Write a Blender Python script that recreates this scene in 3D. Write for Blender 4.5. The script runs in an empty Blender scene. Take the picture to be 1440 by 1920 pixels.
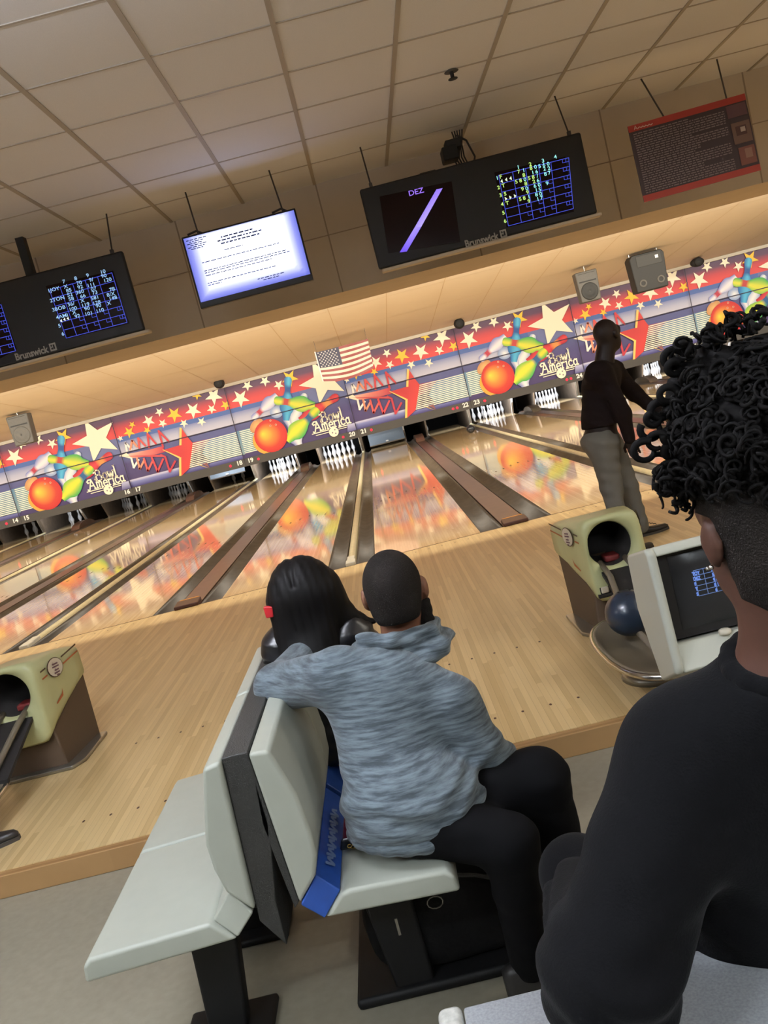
import bpy, math, random
import numpy as np
from mathutils import Vector, Matrix
R_ = math.radians
random.seed(7)
sc = bpy.context.scene
C = sc.collection
# ---------------------------------------------------------------- camera
FL, CX, CY, CZ, PIT, YAW, ROL = 1599.8, .5782, -8.1319, 1.5267, .1341, -.017, .2522
def cam_axes():
    f = Vector((math.sin(YAW)*math.cos(PIT), math.cos(YAW)*math.cos(PIT), -math.sin(PIT)))
    rt = Vector((math.cos(YAW), -math.sin(YAW), 0))
    dn = f.cross(rt)
    c, s = math.cos(ROL), math.sin(ROL)
    return f, rt*c + dn*s, dn*c - rt*s
F_, RT_, DN_ = cam_axes()
cam = bpy.data.objects.new('camera', bpy.data.cameras.new('camera')); C.objects.link(cam)
m = Matrix((RT_, -DN_, -F_)).transposed().to_4x4(); m.translation = (CX, CY, CZ)
cam.matrix_world = m
cam.data.sensor_fit = 'HORIZONTAL'; cam.data.sensor_width = 36; cam.data.lens = 36*FL/1440
cam.data.clip_start = .05; cam.data.clip_end = 100
sc.camera = cam
sc.view_settings.view_transform = 'Standard'; sc.view_settings.look = 'None'
sc.view_settings.exposure = 0.35; sc.view_settings.gamma = 1
sc.cycles.use_denoising = True
sc.cycles.max_bounces = 7; sc.cycles.diffuse_bounces = 4; sc.cycles.glossy_bounces = 4
sc.cycles.sample_clamp_indirect = 6
w = bpy.data.worlds.new('world'); sc.world = w; w.use_nodes = True
w.node_tree.nodes['Background'].inputs[0].default_value = (1, .95, .88, 1)
w.node_tree.nodes['Background'].inputs[1].default_value = .05
O0 = Vector((CX, CY, CZ))
def at(px, py, Y=None, Z=None, X=None):
    """point of the place seen at a photo pixel, on a plane of the place"""
    d = F_ + RT_*((px-720)/FL) + DN_*((py-960)/FL)
    if Y is not None: t = (Y-CY)/d.y
    elif Z is not None: t = (Z-CZ)/d.z
    else: t = (X-CX)/d.x
    return O0 + d*t
# ---------------------------------------------------------------- lights
def area(name, loc, size, sizey, power, col, rot, spread=180):
    l = bpy.data.lights.new(name, 'AREA'); l.shape = 'RECTANGLE'; l.size = size; l.size_y = sizey
    l.energy = power; l.color = col; l.spread = R_(spread)
    o = bpy.data.objects.new(name, l); C.objects.link(o); o.location = loc; o.rotation_euler = rot
    return o
WARM = (1, .80, .58); NEUT = (1, .93, .80); COOL = (.86, .95, 1)
# fluorescent line hidden behind the bulkhead, and one further down the lanes
area('lane_line_lamp', (1.0, .25, 3.15), 34, .08, 450, (1, .91, .75), (R_(20), 0, 0))
area('mask_line_lamp', (1.0, 7.5, 3.45), 44, .3, 1700, (1, .94, .81), (R_(64), 0, 0))
# unseen pendants added over the seating; their upward half brightens the ceiling
ADDED_PENDANTS = [(-.9, -6.4, 24, 185, (.86, .91, 1)), (-1.6, -8.8, 46, 90, COOL), (1.8, -9.6, 50, 75, COOL), (4.6, -5.6, 36, 14, NEUT), (5.6, -9.0, 40, 20, NEUT), (-6.5, -6.0, 40, 80, (.88, .92, 1)), (9.0, -4.5, 50, 14, NEUT)]
for (x, y, dn_, up_, c_) in ADDED_PENDANTS:
    area('added_pendant_down', (x, y, 2.98), 1.2, .2, dn_, c_, (0, 0, 0))
    area('added_pendant_up', (x, y, 3.02), 1.2, .2, up_, c_, (math.pi, 0, 0))
# ---------------------------------------------------------------- materials
def lin(c):
    return tuple(((v/255)/12.92 if v/255 <= .04045 else ((v/255+.055)/1.055)**2.4) for v in c)
def mat(name, rgb, rough=.6, metal=0, spec=.5, var=0, vscale=20, coat=0, emit=None, es=0, bump=0, bscale=200, sheen=0):
    m = bpy.data.materials.new(name); m.use_nodes = True; nt = m.node_tree; b = nt.nodes['Principled BSDF']
    c = lin(rgb)
    b.inputs['Base Color'].default_value = (*c, 1); b.inputs['Roughness'].default_value = rough
    b.inputs['Metallic'].default_value = metal; b.inputs['Specular IOR Level'].default_value = spec
    b.inputs['Coat Weight'].default_value = coat; b.inputs['Coat Roughness'].default_value = .06
    b.inputs['Sheen Weight'].default_value = sheen
    tc = nt.nodes.new('ShaderNodeTexCoord')
    if var:
        n = nt.nodes.new('ShaderNodeTexNoise'); n.inputs['Scale'].default_value = vscale; n.inputs['Detail'].default_value = 4
        nt.links.new(tc.outputs['Object'], n.inputs['Vector'])
        r = nt.nodes.new('ShaderNodeValToRGB'); r.color_ramp.elements[0].position = .3; r.color_ramp.elements[1].position = .7
        r.color_ramp.elements[0].color = (*[v*(1-var) for v in c], 1); r.color_ramp.elements[1].color = (*[min(1, v*(1+var)) for v in c], 1)
        nt.links.new(n.outputs['Fac'], r.inputs[0]); nt.links.new(r.outputs[0], b.inputs['Base Color'])
    if bump:
        n = nt.nodes.new('ShaderNodeTexNoise'); n.inputs['Scale'].default_value = bscale
        nt.links.new(tc.outputs['Object'], n.inputs['Vector'])
        bp = nt.nodes.new('ShaderNodeBump'); bp.inputs['Strength'].default_value = bump; bp.inputs['Distance'].default_value = .01
        nt.links.new(n.outputs['Fac'], bp.inputs['Height']); nt.links.new(bp.outputs[0], b.inputs['Normal'])
    if emit is not None:
        b.inputs['Emission Color'].default_value = (*lin(emit), 1); b.inputs['Emission Strength'].default_value = es
    return m
def paint_mat(name, rough=.45, spec=.4, emit=0):
    """print: colour comes from the artwork's own colour attribute"""
    m = bpy.data.materials.new(name); m.use_nodes = True; nt = m.node_tree; b = nt.nodes['Principled BSDF']
    a = nt.nodes.new('ShaderNodeAttribute'); a.attribute_name = 'ink'
    nt.links.new(a.outputs['Color'], b.inputs['Base Color'])
    b.inputs['Roughness'].default_value = rough; b.inputs['Specular IOR Level'].default_value = spec
    if emit:
        nt.links.new(a.outputs['Color'], b.inputs['Emission Color']); b.inputs['Emission Strength'].default_value = emit
        b.inputs['Base Color'].default_value = (0, 0, 0, 1); nt.links.remove(b.inputs['Base Color'].links[0])
    return m
def wood_mat(name, c1, c2, board, rough, spec, coat=0, along='Y', gloss_var=0, length=1.6):
    m = bpy.data.materials.new(name); m.use_nodes = True; nt = m.node_tree; b = nt.nodes['Principled BSDF']
    N, Lk = nt.nodes, nt.links
    tc = N.new('ShaderNodeTexCoord'); sp = N.new('ShaderNodeSeparateXYZ'); Lk.new(tc.outputs['Object'], sp.inputs[0])
    ax, ay = ('X', 'Y') if along == 'Y' else ('Y', 'X')
    def M(op, a, b_=None):
        n = N.new('ShaderNodeMath'); n.operation = op
        for i, v in enumerate((a, b_)):
            if v is None: continue
            if isinstance(v, (int, float)): n.inputs[i].default_value = v
            else: Lk.new(v, n.inputs[i])
        return n.outputs[0]
    bx = M('DIVIDE', sp.outputs[ax], board); fl = M('FLOOR', bx)
    wn = N.new('ShaderNodeTexWhiteNoise'); wn.noise_dimensions = '1D'; Lk.new(fl, wn.inputs['W'])
    yy = M('FLOOR', M('ADD', M('DIVIDE', sp.outputs[ay], length), M('MULTIPLY', wn.outputs['Value'], 7)))
    cb = N.new('ShaderNodeCombineXYZ'); Lk.new(fl, cb.inputs[0]); Lk.new(yy, cb.inputs[1])
    w2 = N.new('ShaderNodeTexWhiteNoise'); w2.noise_dimensions = '2D'; Lk.new(cb.outputs[0], w2.inputs['Vector'])
    mp = N.new('ShaderNodeMapping'); mp.inputs['Scale'].default_value = (60, 3, 3) if along == 'Y' else (3, 60, 3)
    Lk.new(tc.outputs['Object'], mp.inputs[0])
    no = N.new('ShaderNodeTexNoise'); no.inputs['Scale'].default_value = 1; no.inputs['Detail'].default_value = 5; Lk.new(mp.outputs[0], no.inputs['Vector'])
    fac = M('ADD', M('MULTIPLY', w2.outputs['Value'], .65), M('MULTIPLY', no.outputs['Fac'], .45))
    r = N.new('ShaderNodeValToRGB'); r.color_ramp.elements[0].position = .1; r.color_ramp.elements[1].position = .95
    r.color_ramp.elements[0].color = (*lin(c1), 1); r.color_ramp.elements[1].color = (*lin(c2), 1); Lk.new(fac, r.inputs[0])
    fr = M('FRACT', bx); line = M('LESS_THAN', fr, .06)
    mx = N.new('ShaderNodeMix'); mx.data_type = 'RGBA'; mx.blend_type = 'MULTIPLY'
    Lk.new(M('MULTIPLY', line, .35), mx.inputs[0]); Lk.new(r.outputs[0], mx.inputs[6]); mx.inputs[7].default_value = (.35, .25, .15, 1)
    Lk.new(mx.outputs[2], b.inputs['Base Color'])
    b.inputs['Roughness'].default_value = rough; b.inputs['Specular IOR Level'].default_value = spec
    b.inputs['Coat Weight'].default_value = coat; b.inputs['Coat Roughness'].default_value = rough*.8
    return m
MT = {}
MT['white'] = mat('painted_white', (225, 222, 214), .5)
MT['tile'] = mat('ceiling_tile', (230, 228, 232), .9, var=.04, vscale=300, spec=.2)
MT['tbar'] = mat('ceiling_bar', (176, 166, 156), .6)
MT['bulk'] = mat('bulkhead_board', (206, 190, 170), .8, var=.03, vscale=4, spec=.2)
MT['joint'] = mat('board_joint', (160, 142, 122), .8)
MT['slope'] = mat('sloped_board', (232, 220, 200), .75, var=.02, vscale=1, spec=.2)
MT['trim'] = mat('pale_trim', (196, 188, 172), .6)
MT['black'] = mat('matt_black', (24, 23, 23), .7)
MT['pit'] = mat('pit_black', (16, 15, 15), .9)
MT['strip'] = mat('valance_strip', (78, 74, 70), .6)
MT['kick'] = mat('kickback_board', (118, 104, 90), .55, var=.15, vscale=6)
MT['kickpale'] = mat('kickback_pale_edge', (205, 203, 200), .5)
MT['gutter'] = mat('gutter_plastic', (84, 76, 68), .3, var=.2, vscale=5, spec=.5)
MT['cap'] = mat('capping_brown', (86, 64, 54), .28, var=.22, vscale=7, spec=.6)
MT['capend'] = mat('cap_end_brown', (74, 42, 34), .45)
MT['brass'] = mat('brass_strip', (214, 150, 60), .35, metal=.4)
MT['tube'] = mat('tube_cream', (205, 196, 158), .3, spec=.6, var=.08, vscale=8)
MT['tubeend'] = mat('tube_end_white', (214, 210, 196), .45)
MT['lane'] = wood_mat('lane_maple', (210, 178, 130), (236, 208, 162), .0270, .062, .6, coat=.4)
MT['appr'] = wood_mat('approach_maple', (196, 166, 114), (226, 200, 150), .0290, .34, .35, length=1.1)
MT['fascia'] = wood_mat('step_fascia', (150, 114, 74), (178, 142, 96), .3, .45, .3, along='X', length=.9)
MT['floor'] = mat('floor_vinyl', (140, 134, 118), .45, var=.07, vscale=30, spec=.35)
MT['dot'] = mat('inlay_dark', (70, 36, 26), .5)
MT['pin'] = mat('pin_white', (238, 238, 240), .25, coat=.5)
MT['pinred'] = mat('pin_red', (190, 40, 40), .3)
MT['red_lamp'] = mat('red_lamp', (120, 10, 20), .4, emit=(255, 30, 50), es=2.2)
MT['num'] = mat('white_number', (240, 238, 230), .6)
MT['ink'] = paint_mat('printed_art')
MT['glow'] = paint_mat('screen_glow', emit=1.0)
MT['glass'] = mat('screen_glass', (30, 17, 17), .1, spec=.15)
MT['bezel'] = mat('monitor_bezel', (38, 36, 36), .5, spec=.3)
MT['logo'] = mat('logo_grey', (160, 154, 146), .5)
MT['rod'] = mat('dark_rod', (70, 66, 66), .5, metal=.3)
MT['speaker'] = mat('speaker_grey', (84, 81, 76), .6, var=.06, vscale=30)
MT['speakdark'] = mat('speaker_black', (32, 31, 29), .6)
MT['hood'] = mat('hood_cream', (190, 192, 144), .35, spec=.5, var=.03, vscale=12)
MT['hoodbase'] = mat('hood_base_brown', (78, 62, 46), .6)
MT['metal'] = mat('brushed_metal', (150, 148, 140), .3, metal=.8)
MT['steel'] = mat('polished_rim', (190, 188, 182), .18, metal=.95)
MT['shell'] = mat('seat_shell', (170, 174, 163), .38, spec=.45, var=.02, vscale=20)
MT['console'] = mat('console_shell', (196, 198, 186), .42, spec=.4)
MT['dark'] = mat('seat_dark_panel', (42, 42, 40), .6, bump=.3, bscale=300)
MT['blue'] = mat('blue_tape', (32, 72, 152), .5, var=.1, vscale=30)
MT['bluelogo'] = mat('tape_lettering', (110, 130, 170), .6)
# ---------------------------------------------------------------- mesh builder
class MB:
    def __init__(s): s.v = []; s.f = []; s.m = []; s.c = []; s.col = (1, 1, 1)
    def add(s, vs, fs, mi=0, cols=None):
        n = len(s.v); s.v += [tuple(v) for v in vs]; s.f += [tuple(i+n for i in f) for f in fs]; s.m += [mi]*len(fs)
        s.c += (cols if cols else [s.col]*len(vs)); return s
    def box(s, a, b, mi=0):
        x0, y0, z0 = a; x1, y1, z1 = b
        vs = [(x0,y0,z0),(x1,y0,z0),(x1,y1,z0),(x0,y1,z0),(x0,y0,z1),(x1,y0,z1),(x1,y1,z1),(x0,y1,z1)]
        return s.add(vs, [(0,3,2,1),(4,5,6,7),(0,1,5,4),(1,2,6,5),(2,3,7,6),(3,0,4,7)], mi)
    def prism(s, pts, off, mi=0):
        """polygon (list of 3D points) extruded by off"""
        n = len(pts); off = Vector(off); P = [Vector(p) for p in pts]; Q = [p+off for p in P]
        fs = [tuple(range(n-1, -1, -1)), tuple(range(n, 2*n))] + [(i, (i+1) % n, n+(i+1) % n, n+i) for i in range(n)]
        return s.add(P+Q, fs, mi)
    def tube(s, pts, r, n=8, mi=0, caps=True):
        P = [Vector(p) for p in pts]; rs = r if isinstance(r, (list, tuple)) else [r]*len(P); vs = []; fs = []
        t0 = (P[1]-P[0]).normalized(); u = t0.orthogonal().normalized()
        for i, p in enumerate(P):
            t = (P[min(i+1, len(P)-1)]-P[max(i-1, 0)]).normalized()
            u = (u - t*u.dot(t)).normalized(); v = t.cross(u)
            for k in range(n):
                a = 2*math.pi*k/n; vs.append(p+(u*math.cos(a)+v*math.sin(a))*rs[i])
        for i in range(len(P)-1):
            for k in range(n): fs.append((i*n+k, i*n+(k+1) % n, (i+1)*n+(k+1) % n, (i+1)*n+k))
        if caps: fs.append(tuple(range(n-1, -1, -1))); fs.append(tuple((len(P)-1)*n+k for k in range(n)))
        return s.add(vs, fs, mi)
    def lathe(s, prof, n=24, o=(0,0,0), mi=0, axis='Z', mif=None):
        vs = []; fs = []; ms = []
        for (r, z) in prof:
            for k in range(n):
                a = 2*math.pi*k/n; p = (r*math.cos(a), r*math.sin(a), z)
                if axis == 'Y': p = (p[0], p[2], p[1])
                vs.append((p[0]+o[0], p[1]+o[1], p[2]+o[2]))
        for i in range(len(prof)-1):
            for k in range(n):
                fs.append((i*n+k, i*n+(k+1) % n, (i+1)*n+(k+1) % n, (i+1)*n+k)); ms.append(mif(i) if mif else mi)
        b = len(s.v); s.add(vs, fs, mi); s.m[-len(fs):] = ms
        return s
    def sphere(s, c, r, n=24, mi=0):
        rr = (r, r, r) if isinstance(r, (int, float)) else r
        vs = []; fs = []; k = n//2
        for i in range(k+1):
            th = math.pi*i/k
            for j in range(n):
                a = 2*math.pi*j/n
                vs.append((c[0]+rr[0]*math.sin(th)*math.cos(a), c[1]+rr[1]*math.sin(th)*math.sin(a), c[2]+rr[2]*math.cos(th)))
        for i in range(k):
            for j in range(n): fs.append((i*n+j, (i+1)*n+j, (i+1)*n+(j+1) % n, i*n+(j+1) % n))
        return s.add(vs, fs, mi)
    def build(s, name, mats, parent=None, smooth=False, bevel=0, seg=2, sub=0, solid=0):
        me = bpy.data.meshes.new(name); me.from_pydata(s.v, [], s.f)
        for m_ in (mats if isinstance(mats, (list, tuple)) else [mats]): me.materials.append(m_)
        me.polygons.foreach_set('material_index', s.m)
        if smooth: me.polygons.foreach_set('use_smooth', [True]*len(s.f))
        if any(c != (1, 1, 1) for c in s.c):
            at_ = me.color_attributes.new('ink', 'FLOAT_COLOR', 'POINT')
            at_.data.foreach_set('color', [q for c in s.c for q in (*c, 1)])
        me.update(); me.validate()
        o = bpy.data.objects.new(name, me); C.objects.link(o)
        if parent: o.parent = parent
        if bevel:
            b = o.modifiers.new('b', 'BEVEL'); b.width = bevel; b.segments = seg; b.limit_method = 'ANGLE'; b.angle_limit = R_(40)
            me.polygons.foreach_set('use_smooth', [True]*len(s.f))
            wn = o.modifiers.new('w', 'WEIGHTED_NORMAL'); wn.keep_sharp = False
        if sub: q = o.modifiers.new('s', 'SUBSURF'); q.levels = sub; q.render_levels = sub
        return o
def thing(name, label, cat, loc=(0,0,0), group=None):
    o = bpy.data.objects.new(name, None); C.objects.link(o); o.location = loc; o.empty_display_size = .1
    o['label'] = label; o['category'] = cat
    if group: o['group'] = group
    return o
def tag(o, label, cat, group=None, kind=None):
    if kind: o['kind'] = kind
    if label: o['label'] = label; o['category'] = cat
    if group: o['group'] = group
    return o
def struct(o, label=None, cat='room part'):
    o['kind'] = 'structure'
    if label: o['label'] = label; o['category'] = cat
    return o
def adopt(o, parent):
    """o was modelled in world coordinates: keep it there under its thing"""
    o.parent = parent; o.location = -parent.location
    return o
def dup(root, loc, label=None, group=None):
    r = root.copy(); C.objects.link(r); r.location = loc
    if label: r['label'] = label
    if group: r['group'] = group
    for ch in list(root.children):
        c = ch.copy(); C.objects.link(c); c.parent = r
        for g in ch.children:
            d = g.copy(); C.objects.link(d); d.parent = c
    return r
_tc = {}
def text_geo(s, size, bold=0):
    """flat outline of a word: (verts2d, faces), left-bottom at 0,0"""
    k = (s, size, bold)
    if k in _tc: return _tc[k]
    cu = bpy.data.curves.new('t', 'FONT'); cu.body = s; cu.size = size; cu.offset = bold; cu.fill_mode = 'FRONT'; cu.resolution_u = 3
    o = bpy.data.objects.new('t', cu); C.objects.link(o)
    dg = bpy.context.evaluated_depsgraph_get(); me = bpy.data.meshes.new_from_object(o.evaluated_get(dg))
    vs = [(v.co.x, v.co.y) for v in me.vertices]; fs = [tuple(p.vertices) for p in me.polygons]
    bpy.data.objects.remove(o); bpy.data.curves.remove(cu); bpy.data.meshes.remove(me)
    _tc[k] = (vs, fs); return _tc[k]
def put_text(mb, s, size, bold, fn, mi=0, col=(1,1,1), center=False):
    vs, fs = text_geo(s, size, bold)
    if not vs: return
    w_ = max(v[0] for v in vs) if center else 0
    mb.add([fn(x - w_/2, y) for x, y in vs], fs, mi, [col]*len(vs))
def stroke(mb, pts, wd, fn, mi=0, col=(1,1,1), closed=False):
    """flat polyline of width wd in a 2D plane mapped by fn(x, y)"""
    P = list(pts) + ([pts[0]] if closed else [])
    for (x0, y0), (x1, y1) in zip(P, P[1:]):
        dx, dy = x1-x0, y1-y0; L = math.hypot(dx, dy) or 1e-9; dx /= L; dy /= L; nx, ny = -dy*wd/2, dx*wd/2; e = wd*.35
        q = [(x0-dx*e+nx, y0-dy*e+ny), (x0-dx*e-nx, y0-dy*e-ny), (x1+dx*e-nx, y1+dy*e-ny), (x1+dx*e+nx, y1+dy*e+ny)]
        mb.add([fn(*a) for a in q], [(0, 1, 2, 3)], mi, [col]*4)
# ================================================================ SETTING
W = 3.297; WN = .2411; LW = 1.0541; WW = W/2-WN-LW; YM = 16.09; HC = 3.3175
BY = -.80; BZ = 2.425
def plane(name, pts, m): return MB().add(pts, [tuple(range(len(pts)))]).build(name, m)
XL, XR, YB = -14, 18, -14
struct(MB().box((XL, YB, -.22), (XR, -4.79, -.10)).build('floor', MT['floor']), 'grey speckled vinyl floor under the seating', 'floor')
struct(MB().box((XL, -4.76, -.20), (XR, 0, 0)).build('floor_approach', MT['appr']), 'raised maple approach floor in front of the lanes', 'floor')
struct(MB().box((XL, -4.806, -.10), (XR, -4.76, -.002)).build('trim_step', MT['fascia'], bevel=.004), 'wooden fascia board along the approach step', 'step')
struct(MB().box((XL, 0, -.4), (XR, 21, -.15)).build('floor_lane_bed', MT['pit']))
ce = struct(MB().box((XL, YB, HC), (XR, BY, HC+.05)).build('ceiling', MT['tile']), 'suspended tiled ceiling over the seating', 'ceiling')
g = MB(); cx0, cy0, st = -.037, -3.8516, .6096
for i in range(-22, 30): g.box((cx0+st*i-.013, YB, HC-.006), (cx0+st*i+.013, BY, HC+.001))
for j in range(-17, 5): g.box((XL, cy0+st*j-.007, HC-.004), (XR, cy0+st*j+.007, HC+.001))
g.build('ceiling_grid', MT['tbar'], ce)
# bulkhead
bk = MB().box((XL, BY, BZ), (XR, .1, HC+.05))
k = -11
while k < 14:
    x = .58+1.2*k; bk.box((x-.006, BY-.002, BZ), (x+.006, BY+.01, HC), 1); k += 1
bk.box((XL, BY-.003, 2.895), (XR, BY+.01, 2.903), 1)
struct(bk.build('wall_front', [MT['bulk'], MT['joint']]), 'beige bulkhead wall behind the hanging monitors', 'wall')
# sloped ceiling over the lanes
def zs(y): return 2.862 + .0875*(16.02-y)
sl = MB().add([(XL-8, .1, zs(.1)), (XR+4, .1, zs(.1)), (XR+4, 16.3, zs(16.3)), (XL-8, 16.3, zs(16.3))], [(0, 3, 2, 1)])
for i in range(-20, 22):
    x = .2+1.22*i; sl.add([(x-.008, .1, zs(.1)-.004), (x+.008, .1, zs(.1)-.004), (x+.008, 16.2, zs(16.2)-.004), (x-.008, 16.2, zs(16.2)-.004)], [(0, 3, 2, 1)], 1)
for y in (2.4, 4.84, 7.28, 9.72, 12.2, 14.4):
    sl.add([(XL-8, y-.01, zs(y)-.004), (XR+4, y-.01, zs(y)-.004), (XR+4, y+.01, zs(y)-.004), (XL-8, y+.01, zs(y)-.004)], [(0, 3, 2, 1)], 1)
MT['slopejoint'] = mat('sloped_joint', (214, 194, 160), .8)
struct(sl.build('ceiling_over_lanes', [MT['slope'], MT['slopejoint']]), 'warm sloped ceiling over the lanes', 'ceiling')
struct(MB().box((XL-8, .1, HC), (XR+4, .15, 4.6)).build('wall_upper', MT['slope']))
struct(MB().box((XL-8, 20.6, -.4), (XR+4, 20.7, 3.2)).build('wall_back', MT['pit']))
struct(MB().box((XL-.1, YB, -.3), (XL, 0, HC)).build('wall_left', MT['bulk']))
struct(MB().box((XR, YB, -.3), (XR+.1, 0, HC)).build('wall_right', MT['bulk']))
struct(MB().box((XL, YB-.1, -.3), (XR, YB, HC)).build('wall_rear', MT['bulk']))
struct(MB().box((XL-8.1, 0, -.4), (XL-8, 20.6, 4.5)).build('wall_left_lanes', MT['slope']))
struct(MB().box((XR+4, 0, -.4), (XR+4.1, 20.6, 4.5)).build('wall_right_lanes', MT['slope']))
struct(MB().box((XL-8, 16.0, 2.775), (XR+4, 16.35, 2.86), 0).build('trim_valance', MT['trim'], bevel=.005), 'pale trim above the printed masking panels', 'trim')
# ================================================================ LANES
ACROSS = {}
def lane_center(n):   # lane numbers: 20|21 meet at X=0
    k = (n-20)//2 if n % 2 == 0 else (n-21)//2
    return k*W + (-(WN+LW/2) if n % 2 == 0 else WN+LW/2)
# gutters
GW = .205
def gutter(x0, x1, y1=17.45):
    mb = MB(); N = 10; w_ = x1-x0; vs = []; fs = []
    for y in (.012, y1):
        for i in range(N+1):
            a = math.pi*i/N; vs.append((x0+w_*i/N, y, -.002-.055*math.sin(a)**.8))
        for i in range(N+1):
            vs.append((x0+w_*i/N, y, -.085))
    n = 2*(N+1)
    for i in range(N):
        fs.append((i, i+1, n+i+1, n+i)); fs.append((N+1+i+1, N+1+i, n+N+1+i, n+N+1+i+1)); fs.append((i, N+1+i, N+2+i, i+1))
    mb.add(vs, fs); return mb
LANES = list(range(12, 28))
LD = {12: 'the farthest lane at far left', 13: 'the lane left of the one marked 14', 14: 'the lane marked 14 by the left edge', 15: 'the lane marked 15 with few lit pins', 16: 'the dim lane marked 16', 17: 'the dim lane marked 17 under a red star',
      18: 'the lane marked 18 with two far pins', 19: 'the lit lane marked 19 under the orange ball', 20: 'the lit lane marked 20 under the flag', 21: 'the swept lane marked 21', 22: 'the lane marked 22 with the rolling ball',
      23: 'the lit lane marked 23', 24: 'the lit lane marked 24 by the bowler', 25: 'the lane behind the standing bowler', 26: 'the lane right of the bowler', 27: 'the lane behind the curls'}
for n in LANES:
    cx = lane_center(n)
    t = thing('bowling_lane', 'glossy maple bowling lane: ' + LD[n], 'bowling lane', (cx, 0, 0), 'bowling lanes side by side')
    mb = MB().box((-LW/2, .012, -.06), (LW/2, 19.25, 0))
    for i in range(7):   # arrow inlays
        x = (i-3)*.1355; y = 4.4+(.42-abs(i-3)*.14)
        mb.add([(x-.016, y, .0006), (x+.016, y, .0006), (x, y+.15, .0006)], [(0, 1, 2)], 1)
    for x in (-.42, -.36, -.30, -.24, -.18, .18, .24, .30, .36, .42):
        mb.add([(x+.011*math.cos(a*math.pi/4), 2.1+.011*math.sin(a*math.pi/4), .0006) for a in range(8)], [tuple(range(8))], 1)
    mb.build('lane_surface', [MT['lane'], MT['dot']], t)
    for side in (-1, 1):
        narrow = (n % 2 == 0) == (side == 1)
        wdt = WN-.05 if narrow else .220
        e = side*LW/2
        x0, x1 = (e, e+wdt) if side > 0 else (e-wdt, e)
        gutter(x0, x1).build('gutter', MT['gutter'], t, smooth=True)
# foul line + approach dots
fo = MB().box((XL, -.004, -.002), (XR, .010, .0012))
struct(fo.build('trim_foul_line', MT['dot']), 'thin dark foul line at the end of the approach', 'line')
dt = MB()
for n in LANES:
    cx = lane_center(n)
    for yy in (-4.465, -3.585, -.15):
        for i in (-3, -2, -1, 0, 1, 2, 3):
            x = cx+i*.128; dt.add([(x+.007*math.cos(a*math.pi/3), yy+.012*math.sin(a*math.pi/3), .0012) for a in range(6)], [tuple(range(6))])
struct(dt.build('trim_approach_dots', MT['dot']), 'small dark aiming dots inlaid in the approach', 'dots')
SD = {-4: 'farthest left, left of lane 13', -3: 'between lanes marked 14 and 15', -2: 'between the dim lanes marked 16 and 17', -1: 'ending beside the left ball return', 0: 'ending between the two seated heads, under the flag', 1: 'right of the rolling ball, lanes 22 and 23', 2: 'crossing behind the bowler, lane 24', 3: 'at far right behind the curls'}
WD = {-4: 'outside the left edge', -3: 'farthest left in view', -2: 'second from the left in view', -1: 'running to the left of the long haired head', 0: 'running to the middle of the approach', 1: 'just left of the standing bowler', 2: 'right of the bowler', 3: 'at far right behind the curls'}
# narrow divisions: cream half tubes
for k in range(-4, 4):
    x = k*W; t = thing('division_tube', 'cream rounded divider tube, ' + SD[k], 'lane divider', (x, 0, 0), 'divider tubes between the lane pairs')
    mb = MB(); vs = []; fs = []; N = 10
    for y in (.10, 17.6):
        for i in range(N+1):
            a = math.pi*i/N; vs.append((-.043*math.cos(a), y, -.02+.05*math.sin(a)))
    for i in range(N): fs.append((i, i+1, N+2+i, N+1+i))
    fs.append(tuple(range(N, -1, -1)))
    mb.add(vs, fs); mb.box((-.045, .02, -.08), (.045, 17.6, -.015))
    mb.build('tube', MT['tube'], t, smooth=False)
    MB().box((-.05, .0, -.05), (.05, .16, .034)).box((-.04, .16, -.04), (.04, .34, .036)).build('end_cap', MT['tubeend'], t, bevel=.012)
# wide divisions: brown ball-return capping
for k in range(-4, 4):
    x = (k+.5)*W; hw = WW-.232
    t = thing('ball_return_capping', 'flat brown ball return capping, ' + WD[k], 'lane divider', (x, 0, 0), 'brown cappings over the ball returns')
    MB().box((-hw, .02, -.08), (hw, 17.3, .006)).build('capping_board', MT['cap'], t, bevel=.006)
    MB().add([(-hw, -.03, 0), (hw, -.03, 0), (hw, -.03, .035), (-hw, -.03, .035), (-hw, .16, 0), (hw, .16, 0), (hw, .16, .05), (-hw, .16, .05)],
             [(0,1,2,3),(5,4,7,6),(3,2,6,7),(0,3,7,4),(1,5,6,2),(0,4,5,1)]).build('end_block', MT['capend'], t, bevel=.01)
    MB().box((-hw+.02, .165, .006), (hw-.02, .19, .05)).build('brass_strip', MT['brass'], t, bevel=.004)
    # wedge hood at the far end
    hb = MB(); N = 8; vs = []; fs = []
    for x_ in (-hw, hw):
        for i in range(N+1):
            a = math.pi*i/N; vs.append((x_, 16.1-.7*math.cos(a), .0+.17*math.sin(a)))
    for i in range(N): fs.append((i, i+1, N+2+i, N+1+i))
    fs += [tuple(range(N, -1, -1)), tuple(range(N+1, 2*N+2))]
    hb.add(vs, fs).build('far_hood', MT['cap'] if k < 1 else MT['gutter'], t, smooth=False, bevel=.01)
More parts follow.
